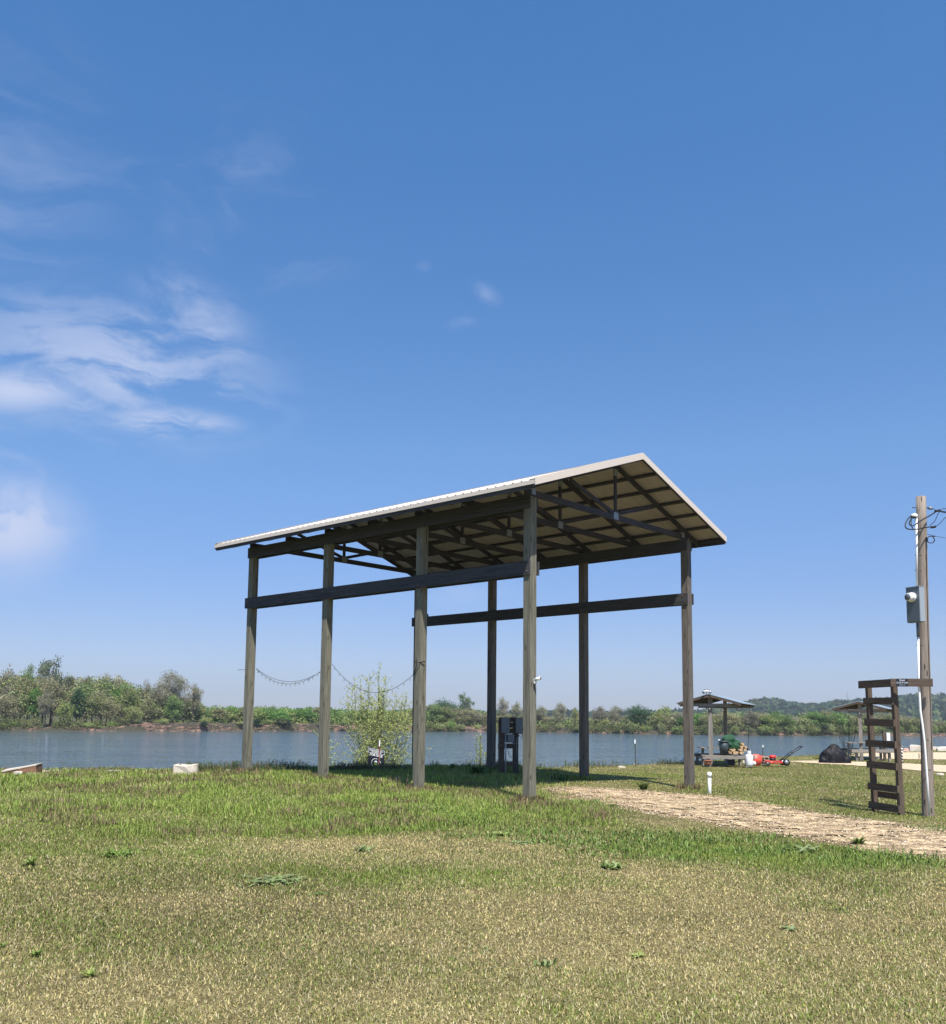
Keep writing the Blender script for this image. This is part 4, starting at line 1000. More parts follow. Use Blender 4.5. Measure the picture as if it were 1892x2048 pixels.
stake(1269.8, 1479, 1527, 37.2, .17, 'dark steel stake with white tip alone at the river edge, beyond the gravel drive', m_steel, 1.5)
stake(1526, 1490, 1513, 43, .2, 'dark steel stake with white tip behind the pallets', m_steel, -1.5)

# ------------------------------------------------------------------ meter rack under the shed
d0 = 27.5
rk = thing('meter_rack', 'dark timber rack with grey electric boxes under the shed, left of the nearest post', 'electric rack', (0, 0, 0))
def pb(mb, x0, y0, x1, y1, d, th):
    a = D(x0, y0, d); b_ = D(x1, y1, d); mb.box(((a.x + b_.x) / 2, d + th / 2, (a.z + b_.z) / 2), (abs(b_.x - a.x), th, abs(a.z - b_.z))); return mb
pb(MB(), 997.0, 1440, 1008.5, 1556, d0, .1).build('rack_post', m_frame, rk)
pb(MB(), 1025.5, 1440, 1036.5, 1560, d0, .1).build('rack_post', m_frame, rk)
for (y0, y1, x0, x1) in ((1434.5, 1444, 998, 1047), (1445, 1456, 998, 1047), (1457, 1467.5, 998, 1047), (1468.5, 1485, 998, 1037), (1487, 1497, 996, 1037), (1523, 1533, 995, 1037)):
    pb(MB(), x0, y0, x1, y1, d0 - .045, .04).build('cross_board', m_frame, rk)
for (x0, x1) in ((1003, 1019.5), (1031.5, 1046)):
    a = pb(MB(), x0, 1436, x1, 1466.5, d0 - .20, .15).build('breaker_box', m_grey, rk, .008)
    pb(MB(), x0 - .6, 1435.2, x1 + .6, 1437.5, d0 - .215, .17).build('box_hood', m_grey, a)
    pb(MB(), x0 + 1.6, 1440, x1 - 1.6, 1465, d0 - .208, .008).build('box_door', m_grey, a)
    pb(MB(), x1 - 3.4, 1453, x1 - 2.4, 1457, d0 - .222, .014).build('latch', m_galv, a)
pb(MB(), 1015.5, 1468.5, 1029, 1484.5, d0 - .16, .11).build('outlet_box', m_grey, rk, .01)
MB().tube([D(1011.5, 1467, d0 - .09), D(1011, 1545, d0 - .09)], .022, 8).build('conduit', m_ltgrey, rk)
MB().tube([D(1038, 1470, d0 - .09), D(1033, 1480, d0 - .09), D(1032.5, 1555, d0 - .09)], .022, 8).build('conduit', m_grey, rk)
cw = MB(); cw.tube([D(1016.5, 1484, d0 - .1), D(1016, 1500, d0 - .1), D(1018, 1509, d0 - .1), D(1024, 1516.5, d0 - .1)], .008, 5)
cw.tube([D(1044, 1466, d0 - .1), D(1046, 1476, d0 - .12), D(1041, 1474, d0 - .12)], .008, 5); cw.build('loose_wire', m_black, rk)
for y in (1444.5, 1455.5, 1466.5, 1487): MB().tube([D(1019.5, y, d0 - .1), D(1031.5, y, d0 - .1)], .006, 5).build('linking_pipe', m_ltgrey, rk)

# ------------------------------------------------------------------ young tree at the river edge
def sapling(name, label, px, py, d, hgt, wide, stems, seed, leafc, dens, lsz, cat='young tree', low=0.1, sprayz=1.0):
    rd = random.Random(seed); base = D(px, py, d); o = thing(name, label, cat, tuple(base)); tb = MB(); LP = []
    for i in range(stems):
        a = rd.uniform(0, 6.283); out = wide / 2 * rd.uniform(.05, 1.0) ** .8; H = hgt * (1 - .42 * (out / (wide / 2)) ** 1.4) * rd.uniform(.72, 1.0)
        e = Vector((math.cos(a) * out, math.sin(a) * out * .7, H)); s = Vector((math.cos(a) * .07 * rd.random(), math.sin(a) * .06, -.1)); pts = []
        for t in range(9):
            t /= 8; p = s.lerp(e, t); k = math.sin(t * math.pi) * .12 * out; p += Vector((math.cos(a) * k, math.sin(a) * k, 0)) + Vector((rd.uniform(-1, 1), rd.uniform(-1, 1), 0)) * .02 * t; pts.append(p)
        tb.tube(pts, [.013 * (1 - .85 * t / 8) + .0015 for t in range(9)], 5)
        nb = int(7 + H * 5)
        for b_ in range(nb):
            t = rd.uniform(low, .97); k = t * 8; q = pts[int(k)].lerp(pts[min(int(k) + 1, 8)], k - int(k)); ba = rd.uniform(0, 6.28); L = (.18 + .42 * (1 - t)) * rd.uniform(.6, 1.25) * wide * .42
            dr = Vector((math.cos(ba), math.sin(ba), rd.uniform(.5, 1.2) * sprayz)).normalized(); e2 = q + dr * L; m2 = (q + e2) / 2 + Vector((0, 0, -.02 * L))
            tb.tube([q, m2, e2], [.004, .003, .0014], 3, cap=False)
            for j in range(int(L * dens)):
                u_ = rd.uniform(.15, 1.03); LP.append(q.lerp(e2, u_) + Vector([rd.gauss(0, .018) for _ in range(3)]))
        for j in range(int(H * dens * .6)):
            t = rd.uniform(.35, 1); k = t * 8; LP.append(pts[int(k) if k < 8 else 8].lerp(pts[min(int(k) + 1, 8)], k - int(k)) + Vector([rd.gauss(0, .03) for _ in range(3)]))
    tb.build('stems', m_twig, o)
    if LP:
        rg = np.random.default_rng(seed); P = np.array([tuple(p) for p in LP]).repeat(3, 0); P = P + rg.normal(size=P.shape) * .016
        V, T = leaf_faces(P, lsz, rg, squash=.6); cc = np.array(leafc)[rg.integers(0, len(leafc), len(P))] * rg.uniform(.75, 1.2, (len(P), 1))
        np_mesh('leaves', V, T, m_blade, cc.repeat(4, 0), o)
    return o
sapling('young_tree', 'young multi-stemmed tree with pale yellow-green buds behind the FOR SALE board', 744, 1628, 36.9, 6.1, 4.5, 38, 21, [(.46, .51, .17), (.37, .44, .12), (.58, .60, .30)], 19, .050, low=.22)
sapling('young_bush', 'small yellow-green budding bush just left of the meter rack', 955, 1636, 34.0, 3.55, 1.3, 7, 9, [(.42, .46, .14), (.34, .38, .12)], 22, .055, low=.35, cat='bush')
sapling('bare_tree', 'leafless thin tree on the river edge behind the left side of the far picnic shelter', 1697, 1516, 50, 3.9, 2.2, 9, 6, [(.30, .30, .14)], 2, .03, cat='tree', low=.1)
sapling('weed_stalks', 'reddish dry stalks beside the third left post', 806, 1577, 21.9, .42, .5, 5, 16, [(.35, .12, .08)], 6, .014, cat='plant')

# ------------------------------------------------------------------ utility pole with service gear
dp = 18.2
pt_, pbm = D(1841.6, 993.5, dp), D(1856.2, 1628, dp)
up_ = thing('utility_pole', 'short weathered round utility pole with meter box at the right edge', 'utility pole', tuple(pbm))
def rel(p): return Vector(p) - pbm
ax = (pt_ - pbm); pts = [ax * t + Vector((.004 * math.sin(t * 9), 0, 0)) for t in (-.06, 0, .15, .3, .45, .6, .75, .9, 1.0)]
MB().tube(pts, [.112, .110, .108, .105, .102, .099, .096, .094, .092], 20).build('pole', m_pole, up_)
cdt = MB(); cdt.tube([rel(D(1832.6, 1030, 18.02)), rel(D(1834.2, 1173, 18.02))], .021, 12); cdt.build('riser_conduit', m_white, up_)
MB().tube([rel(D(1835.2, 1246, 18.02)), rel(D(1836.2, 1274, 18.02))], .027, 12).build('grey_coupling', m_grey, up_)
MB().tube([rel(D(px, py, dd)) for px, py, dd in ((1836.4, 1272, 18.02), (1837.4, 1356, 18.02), (1838.3, 1375, 18.0), (1840.7, 1421, 18.0), (1845, 1450, 17.98), (1849, 1484, 17.98), (1854.5, 1560, 17.98), (1859, 1630, 17.98))], .021, 12).build('lower_conduit', m_white, up_)
for (px, py) in ((1832.9, 1042), (1833, 1064), (1833.4, 1069), (1833.9, 1141), (1834, 1110), (1836.7, 1290), (1848.9, 1480), (1853, 1540)):
    q = rel(D(px, py, 18.02)); MB().tube([q + Vector((-.035, -.0, 0)), q + Vector((.09, .02, 0))], .009, 6).build('strap', m_steel, up_)
wh_ = MB(); wh_.sphere(rel(D(1829.6, 1031.5, 18.0)), .058, 12, 8, (1.0, .8, .85)); wh_.sphere(rel(D(1825.5, 1031.0, 18.0)), .036, 10, 7, (1.1, .9, .7)); wh_.build('weatherhead', m_white, up_)
MB().sphere(rel(D(1826.8, 1034.5, 17.99)), .05, 10, 7, (1.1, .8, .55)).build('weatherhead_mouth', m_black, up_)
# meter box turned to face left
bx = rel(D(1831, 1210, 17.94)); ang_b = math.atan2(-.42, -.908)
Rb = Matrix.Rotation(ang_b, 3, 'Z')       # local +x is the front normal
zt, zb_ = rel(D(1831, 1175, 17.94)).z, rel(D(1831, 1245, 17.94)).z; hb = zt - zb_; zc_ = (zt + zb_) / 2
fc_ = Vector((bx.x, bx.y, zc_))
bo = MB().box(fc_, (.14, .30, hb), mat=Rb).build('meter_box', m_grey, up_, .006)
MB().box(fc_ + Rb @ Vector((0.0, 0, hb / 2 + .006)), (.155, .31, .012), mat=Rb).build('box_lid', m_ltgrey, bo)
MB().box(fc_ + Rb @ Vector((.0725, 0, -hb * .21)), (.005, .286, hb * .54), mat=Rb).build('lower_door', m_grey, bo)
MB().box(fc_ + Rb @ Vector((-.0, .152, 0)), (.13, .004, hb * .97), mat=Rb).build('sunlit_side_face', m_ltgrey, bo)  # thin lighter sheet paints sunlight onto this side of the box
mc = fc_ + Rb @ Vector((.07, .0, hb * .21)); mm = MB(); mm.tube([mc, mc + Rb @ Vector((.045, 0, 0))], .092, 20); mm.tube([mc + Rb @ Vector((.045, 0, 0)), mc + Rb @ Vector((.13, 0, 0))], [.083, .074], 20); me_ = mm.build('meter', m_white, bo)
MB().tube([mc + Rb @ Vector((.131, 0, 0)), mc + Rb @ Vector((.139, 0, 0))], .064, 20).build('meter_glass', m_grey, me_)
# cables
def cable(name, pp, r, mat=m_black, extra=None):
    ps = [rel(D(a, b_, dd)) for a, b_, dd in pp]; out = []
    for i in range(len(ps) - 1):
        p0, p1, p2, p3 = ps[max(i - 1, 0)], ps[i], ps[i + 1], ps[min(i + 2, len(ps) - 1)]
        for k in range(6):
            t = k / 6; out.append(.5 * ((2 * p1) + (p2 - p0) * t + (2 * p0 - 5 * p1 + 4 * p2 - p3) * t * t + (3 * p1 - p0 - 3 * p2 + p3) * t ** 3))
    out.append(ps[-1])
    if extra: out.append(ps[-1] + Vector(extra))
    return MB().tube(out, r, 8).build(name, mat, up_)
d1 = 17.95
cable('service_cable', [(1823, 1031, d1), (1815, 1039, d1), (1810.5, 1049, 17.9), (1812, 1055.5, 17.85), (1819, 1058.5, 17.8), (1830, 1058.8, 17.8), (1842, 1056.5, 17.8), (1857, 1054.2, 17.95), (1866, 1053.8, 18.1)], .0125)
cable('service_cable', [(1824.5, 1034, d1), (1819.5, 1043, d1), (1819, 1048.5, 17.85), (1824, 1051.5, 17.8), (1829.5, 1050, 17.8), (1838, 1044, 17.8), (1850, 1036.5, 17.95), (1862, 1030, 18.1), (1873, 1022.5, 18.2)], .0125)
cable('service_cable', [(1822.5, 1033, d1), (1822.5, 1044, d1), (1823.5, 1053, 17.85), (1827, 1058.2, 17.8)], .009)
cable('thin_cable', [(1866, 1053.8, 18.1), (1874, 1051.5, 18.3), (1883, 1043, 18.6), (1892, 1034.5, 19), (1915, 1022, 20)], .007, extra=(12, 3, .8))
cable('thin_cable', [(1860, 1050.5, 18.1), (1869.5, 1042, 18.3), (1877, 1026, 18.5), (1882, 1019.5, 18.7), (1887, 1017.3, 19), (1892, 1017.5, 19.2), (1920, 1017, 20)], .007, extra=(12, 3, .7))
cable('thin_cable', [(1853, 1015.5, 18.2), (1857, 1017.5, 18.2), (1864, 1016.5, 18.2), (1873, 1021, 18.2), (1892, 1026, 18.8), (1925, 1028, 20)], .0045, extra=(12, 3, .6))
cable('thin_cable', [(1852, 1067.5, 18.2), (1857, 1069, 18.2), (1872, 1072.5, 18.3), (1892, 1076, 18.8), (1920, 1078, 20)], .0045, extra=(12, 3, .3))
cable('ground_wire', [(1852.3, 1074, 18.1), (1853.0, 1110, 18.1), (1854.2, 1180, 18.1), (1856, 1260, 18.1), (1858.5, 1340, 18.1), (1862.2, 1450, 18.1), (1864, 1500, 18.1)], .006)
for a, b_ in (((1867, 1054), .045), ((1875, 1021.5), .05)):
    q = rel(D(*a, 18.12)); MB().tube([q - Vector((b_, 0, .008)), q + Vector((b_, .01, .01))], .024, 8).build('clamp', m_black, up_)
q = rel(D(1885, 1023, 18.3)); MB().tube([q - Vector((.07, 0, -.01)), q + Vector((.06, 0, -.012))], .016, 8).build('clamp', m_black, up_)
q = rel(D(1861, 1016.5, 18.2)); m_ = MB(); m_.tube([q - Vector((.035, 0, .0)), q + Vector((.035, 0, 0))], .03, 10); m_.build('insulator', m_galv, up_)
MB().tube([rel(D(1824.5, 1015.4, dp)), rel(D(1857, 1015.4, dp))], .009, 6).build('through_bolt', m_steel, up_)
cc_ = rel(D(1861.7, 1079.3, 18.1)); MB().tube([cc_ + Vector((math.cos(2 * math.pi * i / 24) * .069, .01 * math.sin(i), math.sin(2 * math.pi * i / 24) * .069)) for i in range(25)], .0095, 6, cap=False).build('coiled_cable', m_black, up_)
cable('coil_tail', [(1861.7, 1072.4, 18.1), (1866, 1072.8, 18.1), (1871.5, 1072.3, 18.1)], .010)
# ladder-like timber frame joined to the pole
lf_ = thing('ladder_frame', 'dark timber ladder-like frame with six rungs joined to the utility pole', 'wooden frame', (0, 0, 0))
PL = Vector((8.02, 19.08, 0)); PR_ = Vector((8.16, 18.24, 0)); zt_ = D(1790, 1358, 18.3).z
dv = (PR_ - PL).normalized(); nv_ = Vector((-dv.y, dv.x, 0)); nv_ = -nv_ if nv_.x > 0 else nv_      # outer side faces left
angl = math.atan2(dv.y, dv.x)
for P_, ln in ((PL, .0), (PR_, .0)):
    zb = gz(P_.x, P_.y) - .4; q0 = P_.copy(); q0.z = zb; q1 = P_ + Vector((-.05, 0, 0)); q1.z = zt_ - .02; MB().beam(q0, q1, .092, .092, (dv.x, dv.y, 0)).build('upright', m_frame, lf_)
def lat(z): return Vector((-.05 * (z + .5) / (zt_ + .5), 0, 0))
for z, jl, tilt in ((2.08, .06, 0), (1.66, .05, .0), (1.245, .05, -.01), (.83, .04, -.02), (.405, .04, -.02), (.035, .04, -.015)):
    a = PL - dv * .08 + nv_ * .067 + lat(z); b_ = PR_ + dv * .05 + nv_ * .067 + lat(z); a.z = z + tilt * .3; b_.z = z - tilt * .3 - .012
    MB().beam(a, b_, .038, .135).build('rung', m_frame, lf_)
a = PL - nv_ * .068 + lat(.2); b_ = PR_ - nv_ * .068 + lat(.2); a.z = b_.z = .245; MB().beam(a, b_, .038, .12).build('rung', m_frame, lf_)
a = PL - dv * .22 + nv_ * .068 + lat(2.4); b_ = PR_ + dv * .07 + nv_ * .068 + lat(2.4); a.z = zt_ - .08; b_.z = zt_ - .08; MB().beam(a, b_, .038, .15).build('top_board', m_frame, lf_)
a = D(1781.0, 1363.5, 18.06); b_ = D(1865.3, 1366.2, 17.90); a.z = b_.z = zt_ - .08
MB().beam(a, b_, .04, .15).build('top_board', m_frame, lf_)
dvb = (b_ - a).normalized(); nb_ = Vector((dvb.y, -dvb.x, 0)); pc = D(1806.5, 1365.2, 17.96); pc.z = zt_ - .08
t0 = (pc.x - a.x) / (b_.x - a.x); pc = a.lerp(b_, t0) + nb_ * .024
MB().box(pc, (.205, .006, .142), math.atan2(dvb.y, dvb.x)).build('name_plate', m_signb, lf_)
pl_ = lf_.children[-1]
text('lettering', 'Boat', .052, face_mat(pc + nb_ * .006 + Vector((.0, 0, .043)), dvb, (0, 0, 1)), m_dimink, pl_, off=.0015)
text('lettering', '& Lift Rentals', .046, face_mat(pc + nb_ * .006 + Vector((.0, 0, -.003)), dvb, (0, 0, 1)), m_dimink, pl_, sx=.82, off=.0012)
text('lettering', 'LOT 21', .034, face_mat(pc + nb_ * .006 + Vector((.0, 0, -.048)), dvb, (0, 0, 1)), m_dimink, pl_)

# white capped pipe in the lawn, right of the right front post
pp = G(1419.5, 1587); zt = D(1419.5, 1543, pp.y).z
o = thing('capped_pipe', 'short white capped plastic pipe standing in the lawn beside the right front post', 'pipe', tuple(pp))
MB().tube([(0, 0, -.2), (0, 0, zt - pp.z - .10)], .041, 16).build('pipe', m_white, o)
m_ = MB(); m_.tube([(0, 0, zt - pp.z - .13), (0, 0, zt - pp.z - .03)], .052, 16); m_.sphere((0, 0, zt - pp.z - .035), .051, 16, 8, (1, 1, .55)); m_.build('cap', m_white, o)

# ------------------------------------------------------------------ picnic shelters
def shelter(label, front, back, zridge, group='small picnic shelters by the river'):
    o = thing('picnic_shelter', label, 'shelter', (front[0], front[1], 0)); f_ = Vector((0, 0, 0)); bk = Vector((back[0] - front[0], back[1] - front[1], 0)); L = bk.length; dr = bk.normalized(); sd_ = Vector((dr.y, -dr.x, 0))
    for P_ in (f_, bk):
        zb = gz(front[0] + P_.x, front[1] + P_.y) - .3; MB().beam(P_ + Vector((0, 0, zb)), P_ + Vector((0, 0, zridge - .08)), .15, .15, (dr.x, dr.y, 0)).build('post', m_table, o)
    hw = 1.22; drop = .34; oh = .35; e = dr * oh
    for P_ in (f_ - dr * .09, bk + dr * .09):
        MB().beam(P_ - sd_ * (hw - .03) + Vector((0, 0, zridge - drop - .10)), P_ + sd_ * (hw - .03) + Vector((0, 0, zridge - drop - .10)), .04, .12).build('tie_beam', m_table, o)
    for sg in (-1, 1):
        for i in range(4):
            P_ = (f_ - e).lerp(bk + e, i / 3) ; P_ = P_ + dr * (.03 if i == 0 else -.03 if i == 3 else 0)
            MB().beam(P_ + Vector((0, 0, zridge - .07)), P_ + sd_ * sg * hw + Vector((0, 0, zridge - drop - .07)), .04, .09).build('rafter', m_frame, o)
        q = [f_ - e, bk + e, bk + e + sd_ * sg * (hw + .08), f_ - e + sd_ * sg * (hw + .08)]; zz = [zridge, zridge, zridge - drop - .02, zridge - drop - .02]
        vs = [Vector((p.x, p.y, z)) for p, z in zip(q, zz)]; vs += [v - Vector((0, 0, .025)) for v in vs]
        MB().add(vs, [(0, 1, 2, 3), (7, 6, 5, 4), (0, 4, 5, 1), (1, 5, 6, 2), (2, 6, 7, 3), (3, 7, 4, 0)]).build('roof_panel', m_shroof, o)
    MB().beam(f_ - e + Vector((0, 0, zridge - .11)), bk + e + Vector((0, 0, zridge - .11)), .04, .14).build('ridge_beam', m_frame, o)
    for k in range(5):
        t = -1 + k * .5; MB().sphere(f_ - dr * .16 + sd_ * t * 1.05 + Vector((0, 0, zridge - drop - .26 - .05 * (k % 2))), .035, 8, 6).build('bulb', m_glass, o)
    return o
def picnic_table(label, cx, cy, W_, ztop, zseat):
    o = thing('picnic_table', label, 'picnic table', (cx, cy, gz(cx, cy))); h = ztop - o.location.z; s = zseat - o.location.z
    for k in range(4): MB().box((0, -.27 + k * .18, h - .02), (W_ * .86, .165, .04)).build('top_plank', m_table, o)
    for y in (-.95, .95):
        for k in (-1, 1): MB().box((0, y + k * .085, s - .02), (W_, .155, .04)).build('seat_plank', m_table, o)
        MB().box((0, y - .19 * (1 if y < 0 else -1), s - .07), (W_, .035, .13)).build('seat_rail', m_table, o)
    for x in (-W_ * .36, W_ * .36):
        MB().box((x, 0, h * .5 - .02), (.09, .10, h - .04)).build('leg', m_table, o); MB().box((x, 0, s - .14), (.045, 2.1, .10)).build('brace', m_table, o)
        for y in (-.95, .95): MB().box((x, y, (s - .19) / 2), (.10, .12, s - .19)).build('leg', m_table, o)
    return o
shelter('nearer picnic shelter with blue-grey roof and floodlights, right of the right front post', (9.52, 38.0), (11.15, 41.9), 2.71)
shelter('farther picnic shelter seen behind the ladder frame', (18.76, 46.0), (20.9, 49.8), 2.66)
picnic_table('wooden picnic table carrying the bin and logs under the nearer shelter', 10.02, 38.4, 2.05, .60, .31)
picnic_table('wooden picnic table under the farther shelter', 19.0, 46.2, 2.15, .68, .36)
o = thing('floodlight', 'pair of white floodlight heads on the ridge of the nearer picnic shelter', 'floodlight', tuple(D(1413.5, 1389, 37.7)))
MB().tube([(0, 0, 0), (0, 0, .10)], .014, 8).build('stem', m_steel, o)
m_ = MB(); m_.sphere((0, 0, .13), .075, 12, 7, (1.2, 1, .7)); m_.build('housing', m_white, o)
for sx_ in (-1, 1): MB().tube([(sx_ * .06, 0, .13), (sx_ * .15, -.08, .08)], [.035, .065], 12).build('lamp_head', m_ltgrey, o)
MB().box((0, .02, .20), (.2, .10, .012)).build('solar_panel', m_black, o)
# things on and around the nearer table
pbm_ = D(1448, 1508.5, 37.4); zt = D(1448, 1482, 37.4).z
o = thing('trash_bin', 'dark grey plastic bin standing on the picnic bench', 'bin', tuple(pbm_)); h = zt - pbm_.z
m_ = MB(); m_.tube([(0, 0, 0), (0, 0, h)], [.155, .19], 16); m_.build('bin_body', m_bin, o); MB().tube([(0, 0, h - .05), (0, 0, h + .01)], .205, 16).build('rim', m_bin, o)
for sx_ in (-1, 1): MB().box((sx_ * .215, 0, h - .12), (.04, .09, .05)).build('handle', m_bin, o)
MB().sphere((-.20, -.05, h + .03), .035, 8, 6).build('white_cup', m_white, o)
def lumpy(name, label, cat, c, r3, seed, mat, amp=.35, lev=26, freq=1.8, flat=True, extra=()):
    vs = []; fs = []; n_, m_2 = lev, lev // 2
    for i in range(m_2 + 1):
        ph = math.pi * i / m_2
        for k in range(n_):
            t = 2 * math.pi * k / n_; p = Vector((math.sin(ph) * math.cos(t), math.sin(ph) * math.sin(t), math.cos(ph)))
            q = 1 + amp * mnoise.fractal(p * freq + Vector((seed * 3.1, seed, 0)), 1.0, 2.2, 3) + amp * .35 * abs(mnoise.noise(p * freq * 3 + Vector((seed, 0, 0))))
            v = Vector((p.x * r3[0] * q, p.y * r3[1] * q, max(p.z * r3[2] * q, -r3[2] * .02) if flat else p.z * r3[2] * q)); vs.append(v)
    for i in range(m_2):
        for k in range(n_): k2 = (k + 1) % n_; fs.append((i * n_ + k, (i + 1) * n_ + k, (i + 1) * n_ + k2, i * n_ + k2))
    mb = MB(); mb.add(vs, fs, None, False)
    for ec, er, es in extra: mb.sphere(ec, er, 14, 9, (1, 1, 1), .4, es)
    return mb, label, cat, c, name, mat
def put(l, part='cover'):
    mb, label, cat, c, name, mat = l; o = thing(name, label, cat, tuple(c)); mb.build(part, mat, o); return o
put(lumpy('green_bag', 'rumpled dark green bag heaped between bin and stacked logs', 'bag', D(1460, 1491, 37.7), (.36, .24, .26), 3, m_tarp, .4, flat=False, extra=(((-.13, 0, .22), .19, 1), ((.20, -.02, -.02), .2, 2), ((.02, 0, .26), .17, 5))), 'bag_body')
lg_rows = [(1459, 1505, .3), (1465, 1505.5, .8), (1471, 1505, .5), (1477.5, 1505.5, .9), (1484, 1505, .2), (1462, 1500.5, .6), (1468, 1500, .1), (1480, 1499.5, .4), (1486.5, 1500, .7), (1482, 1494.3, .3), (1487.5, 1494.5, .9), (1484, 1489, .5)]
for i, (px, py, q) in enumerate(lg_rows):
    c_ = D(px, py, 37.45); o = MB(); n_ = 7; r_ = .056; L = .20; vs = []
    for k in range(n_):
        a = 2 * math.pi * k / n_ + q * 6; rr = r_ * (.8 + .45 * ((k * 37 + i * 13) % 10) / 10)
        for y in (-L, L): vs.append((math.cos(a) * rr, y, math.sin(a) * rr))
    fs = [(2 * k, 2 * ((k + 1) % n_), 2 * ((k + 1) % n_) + 1, 2 * k + 1) for k in range(n_)] + [tuple(2 * k for k in range(n_ - 1, -1, -1)), tuple(2 * k + 1 for k in range(n_))]
    o.add(vs, fs); ob = o.build('split_log', m_fire); ob.location = c_; ob.rotation_euler = (0, 0, (q - .5) * .5)
    tag(ob, 'split firewood log in the pale stack on the picnic bench', 'log', 'split logs stacked on the picnic bench')
pz = D(1498.5, 1532, 36.9); o = thing('propane_tank', 'white upright propane tank in front of the picnic bench', 'gas tank', tuple(pz)); h = D(1498.5, 1508, 36.9).z - pz.z
m_ = MB(); m_.tube([(0, 0, .02), (0, 0, .04), (0, 0, .05), (0, 0, h * .84), (0, 0, h * .86), (0, 0, h * .95), (0, 0, h + .01)], [.11, .138, .142, .142, .138, .10, .04], 18); m_.build('tank', m_white, o)
m_ = MB()
for k in range(14):
    if 5 < k < 9: continue
    a = 2 * math.pi * k / 16; m_.box((math.cos(a) * .075, math.sin(a) * .075, h + .07), (.03, .008, .11), a + 1.57)
m_.build('collar', m_white, o); MB().tube([(0, 0, h + .04), (0, 0, h + .09)], .02, 8).build('valve', m_galv, o); MB().tube([(0, 0, -.02), (0, 0, .03)], .11, 16).build('foot_ring', m_white, o)
MB().tube([D(1499.5, 1408, 37.9), D(1498.5, 1450, 37.8), D(1496, 1499, 37.4), D(1494.5, 1509, 37.3)], .009, 6)
o = thing('hanging_rope', 'thin dark rope hanging from the eave corner of the nearer picnic shelter', 'rope', (0, 0, 0)); MB().tube([D(1499.5, 1409, 39.6), D(1498.0, 1450, 39.3), D(1495.8, 1495, 39.0)], .009, 6).build('rope', m_black, o); MB().tube([D(1495.8, 1493, 39.0), D(1495, 1501, 39.0)], .028, 8).build('rope_knot', m_black, o)
o = thing('fallen_pipe', 'white plastic pipe leaning low at the river edge left of the picnic bench', 'pipe', (0, 0, 0)); MB().tube([D(1359, 1523, 41), D(1399, 1502, 41.8)], .035, 10).build('pipe', m_white, o)
o = thing('flower_pot', 'low terracotta pot under the picnic bench', 'pot', tuple(D(1415.5, 1530, 37.2))); m_ = MB(); m_.tube([(0, 0, 0), (0, 0, .16)], [.11, .15], 14); m_.build('pot_body', m_brick, o); MB().tube([(0, 0, .15), (0, 0, .19)], .165, 14).build('pot_rim', m_brick, o)
o = thing('storage_tub', 'dark blue tub pushed under the picnic bench', 'tub', tuple(D(1461.5, 1530, 37.9))); MB().box((0, 0, .10), (.26, .3, .20)).build('tub_body', plain('navy_plastic', (.012, .018, .05), .4), o, .02); MB().box((0, 0, .205), (.29, .33, .025)).build('tub_rim', m_bin, o)
o = thing('small_jug', 'little cream jug on the grass left of the propane tank', 'jug', tuple(D(1488, 1530, 37.0))); MB().tube([(0, 0, 0), (0, 0, .12), (0, 0, .16), (0, 0, .19)], [.05, .055, .03, .02], 12).build('jug_body', m_stone, o); MB().tube([(.03, 0, .17), (.07, 0, .13), (.05, 0, .07)], .01, 6).build('handle', m_stone, o)
# red hose reel
o = thing('hose_reel', 'bright red round hose reel right beside the propane tank', 'hose reel', tuple(D(1512, 1531.5, 37.6)))
MB().tube([(.0, -.09, .23), (0, .09, .23)], .20, 22).build('drum', m_orange, o)
for y in (-.10, .10): MB().tube([(0, y - .008, .23), (0, y + .008, .23)], .225, 22).build('flange', m_orange, o)
MB().tube([(-.12, -.13, 0), (0, -.13, .23), (.12, -.13, 0)], .015, 6).build('stand', m_red, o); MB().tube([(-.09, -.12, .26), (-.13, -.13, .42), (-.15, -.12, .43)], .016, 6).build('crank_handle', m_stone, o)
MB().tube([(-.12, -.14, .10), (-.12, .05, .10)], .09, 12).build('hose_coil', m_white, o)
o = thing('red_board', 'thin red board lying across the pallets', 'board', (0, 0, 0)); a, b_ = D(1507, 1511.5, 38.6), D(1526, 1511.8, 38.7); MB().beam(a, b_, .12, .03).build('board', m_red, o)
# pallets
for j, lb in ((0, 'lower pale wooden pallet behind the red mower'), (1, 'upper pale wooden pallet behind the red mower')):
    c_ = D(1530, 1527 - 0.0 - j * 7, 39.4); o = thing('wooden_pallet', lb, 'pallet', tuple(c_), .1, 'stacked pallets')
    for z in (.02, .12):
        for k in range(5): MB().box((0, -.34 + k * .17, z + (.0 if z < .1 else 0)), (.42, .12, .02)).build('deck_board', m_fire, o)
    for x in (-.19, 0, .19): MB().box((x, 0, .07), (.05, .8, .075)).build('stringer', m_table, o)
